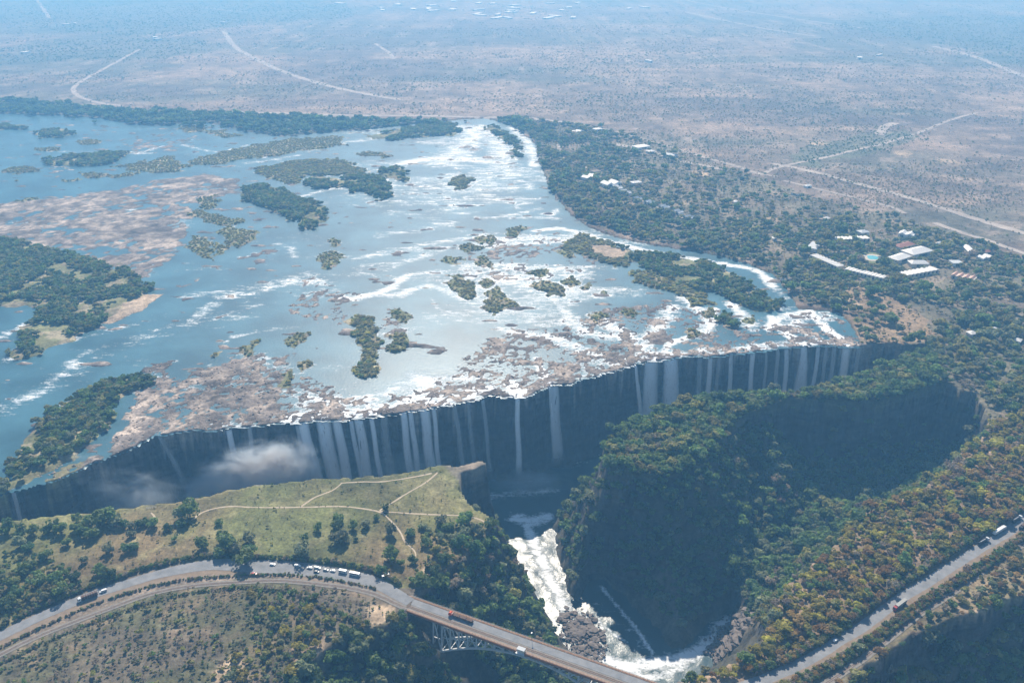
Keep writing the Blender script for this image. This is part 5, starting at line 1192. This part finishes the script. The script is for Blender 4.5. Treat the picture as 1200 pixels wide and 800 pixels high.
loc, a = road_at('ROAD_R', 1171, 623); truck(loc, a, 'white', 'white', 'truck with long white trailer queued on the straight road', g, 17)
loc, a = road_at('ROAD_R', 1191, 610); truck(loc, a, 'white', 'black', 'white-cabbed dark tanker truck queued ahead of the long white trailer', g, 14, True, True)
loc, a = road_at('ROAD_R', 1199, 618); truck(loc, a + math.pi, 'black', 'load', 'dark truck facing the queue on the straight road', g, 12)
loc, a = road_at('ROAD_R', 979, 750.5); car(loc, a, 'white', 'white car alone in tree shade near the bridge end', g)
# people on the roads
def person(px, py, key, cloth, label):
    loc, a = road_at(key, px, py)
    me = bpy.data.meshes.new('person'); bm = bmesh.new()
    J = [((0, 0, .95), .15), ((0, 0, 1.2), .15), ((0, 0, 1.42), .16), ((0, 0, 1.53), .06), ((0, 0.02, 1.66), .105), ((.1, .0, .9), .09), ((.13, .1, .48), .065), ((.13, .06, .06), .05), ((-.1, 0, .9), .09), ((-.13, -.1, .48), .065), ((-.13, -.16, .06), .05),
         ((.21, 0, 1.4), .06), ((.27, -.06, 1.12), .045), ((.27, .05, .88), .04), ((-.21, 0, 1.4), .06), ((-.27, .06, 1.12), .045), ((-.27, .12, .88), .04), ((.13, .2, .04), .04), ((-.13, -.02, .04), .04)]
    lay = bm.verts.layers.skin.verify()
    vs = [bm.verts.new(j[0]) for j in J]
    for i, j in ((0, 1), (1, 2), (2, 3), (3, 4), (0, 5), (5, 6), (6, 7), (0, 8), (8, 9), (9, 10), (2, 11), (11, 12), (12, 13), (2, 14), (14, 15), (15, 16), (7, 17), (10, 18)): bm.edges.new((vs[i], vs[j]))
    for v, j in zip(vs, J): v[lay].radius = (j[1], j[1] * .9)
    vs[0][lay].use_root = True
    bm.to_mesh(me); bm.free()
    o = link('person', me, M[cloth], None, loc); o.rotation_euler = (0, 0, a)
    o.modifiers.new('skin', 'SKIN'); s = o.modifiers.new('sub', 'SUBSURF'); s.levels = s.render_levels = 1
    tag(o, label, 'person')
person(1098, 678, 'ROAD_R', 'black', 'person in dark clothes walking alone on the straight road')
person(478, 697, 'ROAD_L', 'black', 'person in dark clothes standing at the bridge head')
person(429, 685, 'ROAD_L', 'blue_cloth', 'person in blue clothes standing on the road by the last bus')
# lookout railing at the rim
a_, b_ = W(178, 598); k = empty('lookout_railing', (a_, b_, float(height(a_, b_))), 0.2); tag(k, 'small white railing at the lookout on the meadow rim', 'railing')
for i in range(6): MB().box(i * 1.6 - 4.1, i * 1.6 - 3.9, -.1, .1, -0.3, 1.6).build('post', M['white'], k)
for zz in (0.9, 1.5): MB().box(-4.3, 4.3, -.16, -.105, zz, zz + .15).build('rail', M['white'], k)

# ------------------------------------------------------------------ waterfalls
def fall_mat():
    m, N, L, P = mat_base('falling_water')
    uv = N.new('ShaderNodeUVMap'); uv.uv_map = 'UVMap'; sep = N.new('ShaderNodeSeparateXYZ'); L.new(uv.outputs[0], sep.inputs[0])
    ge = N.new('ShaderNodeNewGeometry'); sp = N.new('ShaderNodeSeparateXYZ'); L.new(ge.outputs['Position'], sp.inputs[0])
    mp = N.new('ShaderNodeCombineXYZ'); L.new(mathn(N, L, 'MULTIPLY', sp.outputs[0], 1.3), mp.inputs[0]); L.new(mathn(N, L, 'MULTIPLY', sp.outputs[1], 1.3), mp.inputs[1]); L.new(mathn(N, L, 'MULTIPLY', sp.outputs[2], 0.045), mp.inputs[2])
    n = noise_node(N, L, 1.0, 5, 0.65, mp.outputs[0])
    e = mathn(N, L, 'SUBTRACT', 1.0, mathn(N, L, 'POWER', mathn(N, L, 'ABSOLUTE', mathn(N, L, 'SUBTRACT', mathn(N, L, 'MULTIPLY', sep.outputs[0], 2.0), 1.0)), 4.0))
    at = N.new('ShaderNodeAttribute'); at.attribute_name = 'thick'
    al = mathn(N, L, 'MULTIPLY', mathn(N, L, 'MULTIPLY', mapr(N, L, n.outputs[0], 0.24, 0.42), e), at.outputs['Fac'], True)
    P.inputs['Base Color'].default_value = (0.90, 0.92, 0.93, 1); P.inputs['Roughness'].default_value = 0.8; P.inputs['Specular IOR Level'].default_value = 0.1
    L.new(al, P.inputs['Alpha']); return m
M['fall'] = fall_mat()
lipS = smooth_line(lipW, 2.0); lipT = np.gradient(lipS, axis=0); lipT /= np.linalg.norm(lipT, axis=1)[:, None]; lipN = np.stack([lipT[:, 1], -lipT[:, 0]], 1)
lip_px = to_px(lipS[:, 0], lipS[:, 1], 0)[0]
def waterfall(px, w, thick, label, widen=1.5, slant=0.0, depth=100.0, dense_top=1.0):
    i = int(np.argmin(np.abs(lip_px - px))); c, T, Nn = lipS[i], lipT[i], lipN[i]
    if Nn[1] > 0: Nn = -Nn
    nu, nz = max(6, int(w / 0.9)), 34
    V = []; TH = []; UV = []
    ss = np.arange(-10, 34, 0.4)
    for a in range(nu + 1):
        u = a / nu
        base = c + T * ((u - 0.5) * w); prof = height(base[0] + Nn[0] * ss, base[1] + Nn[1] * ss); prof = np.minimum.accumulate(prof)
        for b in range(nz + 1):
            v = b / nz; z = 0.5 - v * depth
            k = np.interp(-z, -prof, ss)
            bal = np.interp(-0.8, -prof * 0 - prof, ss) if False else 0
            q = base + T * ((u - 0.5) * w * (widen - 1) * v + slant * v + 0.5 * math.sin(v * 9 + px)) + Nn * (k + 0.9 + 1.2 * v)
            # never inside the rock: look at the ground where the strand really is
            for _ in range(10):
                if height(q[0], q[1]) > z - 0.2: q = q + Nn * 1.0
                else: break
            V.append((q[0], q[1], z)); TH.append(thick * (1 - 0.3 * v) * float(1 - sstep(0.78, 1.0, v))); UV.append((u, v))
    ii = np.arange((nu + 1) * (nz + 1)).reshape(nu + 1, nz + 1)
    F = np.stack([ii[:-1, :-1], ii[1:, :-1], ii[1:, 1:], ii[:-1, 1:]], -1).reshape(-1, 4)
    me = grid_mesh('waterfall', np.array(V), F)
    uvl = me.uv_layers.new(name='UVMap'); uvl.data.foreach_set('uv', np.array(UV)[F.ravel()].astype(np.float32).ravel())
    t = me.attributes.new('thick', 'FLOAT', 'POINT'); t.data.foreach_set('value', np.array(TH, np.float32))
    o = link('waterfall', me, M['fall']); tag(o, label, 'waterfall', 'waterfalls over the cliff'); return o
FALLS = [(14, 4, .5, 1.2, 1, 'thin fall at the far end of the cliff by the mist'), (187, 5, .35, 1.6, 24, 'faint fall slanting down the cliff below the river island'), (266, 6, .65, 1.4, 10, 'slender fall pouring into the rising spray cloud'), (291, 5, .45, 1.5, 4, 'short faint fall just behind the spray cloud'), (347, 4, .5, 1.3, 12, 'thin slanting strand beside the broad bright fall'),
         (355, 10, 1.0, 1.3, 14, 'broad bright fall slanting at the edge of the white group'), (379, 14, .95, 1.1, 10, 'widest curtain in the white group of falls above the spray'), (394, 9, .8, 1.4, 8, 'medium fall next to the widest curtain'), (411, 5, .65, 1.4, 6, 'thin strand in the middle of the white group'), (420, 9, .95, 1.3, 6, 'bright narrow fall in the middle of the white group'),
         (434, 5, .9, 1.2, 8, 'bright thread of water at the quieter end of the white group'), (448, 8, .35, 1.5, 4, 'faint veil of water beyond the white group'), (472, 7, .75, 1.3, 3, 'first of a pair of narrow falls beyond the faint veil'), (481, 6, .7, 1.3, 3, 'second of a pair of narrow falls beyond the faint veil'), (497, 10, .75, 1.2, 4, 'wide soft curtain beside the pair of narrow falls'), (509, 5, .7, 1.2, 3, 'narrow strand beside the wide soft curtain'),
         (533, 6, .4, 1.3, 8, 'faint strand on the bare dark cliff'), (549, 5, .35, 1.4, 2, 'faintest strand near the bend of the cliff'), (564, 6, .5, 1.3, 3, 'lone pale strand near the bend of the cliff'), (605, 5, .95, 1.5, 4, 'single bright thread falling opposite the gorge outlet'), (648, 12, .6, 1.4, 2, 'soft fall on the bare cliff before the wooded headland'), (643, 4, .8, 1.2, 4, 'bright thread beside the soft fall on the bare cliff'),
         (745, 5, .7, 1.6, 10, 'thin fall bending beside the twin great curtains'), (763, 17, 1.0, 1.25, -2, 'first of the twin great curtains behind the headland'), (786, 19, .95, 1.35, 6, 'second of the twin great curtains behind the headland'), (821, 6, .4, 1.2, 0, 'faint strand past the twin curtains'), (834, 7, .65, 1.3, -2, 'pale narrow fall past the twin curtains'), (843, 5, .35, 1.3, -2, 'faint veil beside the pale narrow fall'),
         (859, 6, .55, 1.2, 0, 'narrow fall in the middle of the eastern row'), (882, 7, .65, 1.2, 0, 'pale double strand in the eastern row'), (898, 5, .45, 1.2, 0, 'faint thread in the eastern row'), (912, 6, .5, 1.2, 0, 'soft thread before the flared fall'), (922, 6, .6, 1.2, -2, 'thread right beside the flared fall'), (942, 8, 1.0, 3.2, 2, 'white fall flaring wide over a ledge in the eastern row'),
         (960, 5, .6, 1.2, -2, 'narrow strand just past the flared fall'), (971, 5, .45, 1.2, -2, 'faint thread past the narrow strand'), (979, 6, .5, 1.2, 0, 'soft veil beside the last bright fall'), (992, 10, .95, 1.1, 0, 'last bright narrow fall of the eastern row'), (1007, 6, .4, 1.3, 2, 'faint trickle at the very end of the falls')]
for px, w, th, wi, sl, lab in FALLS: waterfall(px, w * (1.1 if th > 0.7 else 1.0), min(1, th * 1.35 if th > 0.5 else th * 0.9), lab, wi, sl)

# ------------------------------------------------------------------ spray hanging in the gorge
def mist(loc, size, dens, seed, label):
    bm = bmesh.new(); bmesh.ops.create_icosphere(bm, subdivisions=3, radius=1.0)
    me = bpy.data.meshes.new('mist'); bm.to_mesh(me); bm.free()
    m = bpy.data.materials.new('spray'); m.use_nodes = True; N, L = m.node_tree.nodes, m.node_tree.links
    N.remove(N['Principled BSDF'])
    tc = N.new('ShaderNodeTexCoord'); mp = N.new('ShaderNodeMapping'); L.new(tc.outputs['Object'], mp.inputs[0]); mp.inputs['Location'].default_value = (seed * 3.1, seed * 1.7, 0)
    n = noise_node(N, L, 2.2, 6, 0.66, mp.outputs[0]); n.inputs['Distortion'].default_value = 0.6
    ln = N.new('ShaderNodeVectorMath'); ln.operation = 'LENGTH'; L.new(tc.outputs['Object'], ln.inputs[0])
    fall = mapr(N, L, ln.outputs['Value'], 0.95, 0.15)
    d = mathn(N, L, 'MULTIPLY', mapr(N, L, mathn(N, L, 'ADD', n.outputs[0], mathn(N, L, 'MULTIPLY', fall, 0.35)), 0.54, 1.0), fall)
    v = N.new('ShaderNodeVolumePrincipled'); v.inputs['Color'].default_value = (0.78, 0.90, 1, 1); v.inputs['Absorption Color'].default_value = (1, 1, 1, 1); v.inputs['Anisotropy'].default_value = 0.3
    L.new(mathn(N, L, 'MULTIPLY', d, dens), v.inputs['Density']); L.new(v.outputs[0], N['Material Output'].inputs['Volume'])
    o = link('mist', me, m, None, loc); o.scale = size; tag(o, label, kind='stuff'); return o
def at3(px, py, z): q = W(px, py, z); return (q[0], q[1], z)
for i_, (q_, sz_, dn_) in enumerate(((at3(254, 578, -58), (58, 24, 30), 0.5), (at3(280, 567, -50), (62, 26, 40), 0.7), (at3(308, 556, -42), (62, 26, 44), 0.8), (at3(332, 545, -36), (50, 24, 38), 0.5))):
    mist(q_, sz_, dn_, i_ + 1, ['low spray at the foot of the slender fall', 'white spray billowing up beside the slender fall', 'brightest white spray billow in the gorge', 'spray billow drifting against the broad bright fall'][i_])
mist(at3(75, 584, -46), (130, 36, 56), 0.55, 13, 'faint spray veil filling the gorge under the island')
mist(at3(-10, 598, -48), (100, 34, 52), 0.6, 14, 'spray veil at the end of the gorge')
mist(at3(430, 550, -66), (110, 24, 40), 0.14, 15, 'faint spray under the group of white falls')
mist(at3(620, 565, -88), (60, 24, 18), 0.10, 16, 'spray over the pool at the gorge outlet')

# ------------------------------------------------------------------ haze: the air of the whole place
def build_haze():
    mb = MB().box(-26600, 26600, -9600, 26600, -106.5, 462.0)
    m = bpy.data.materials.new('haze_air'); m.use_nodes = True
    N, L = m.node_tree.nodes, m.node_tree.links
    for n in list(N):
        if n.type == 'BSDF_PRINCIPLED': N.remove(n)
    v = N.new('ShaderNodeVolumePrincipled')
    v.inputs['Color'].default_value = (0.21, 0.53, 0.90, 1); v.inputs['Density'].default_value = 2.3e-4
    v.inputs['Absorption Color'].default_value = (0.35, 0.35, 0.35, 1); v.inputs['Anisotropy'].default_value = 0.1
    L.new(v.outputs[0], N['Material Output'].inputs['Volume'])
    try: m.cycles.homogeneous_volume = True
    except Exception: pass
    o = mb.build('haze', m)
    tag(o, 'thin blue haze hanging over the whole country', kind='stuff')
build_haze()
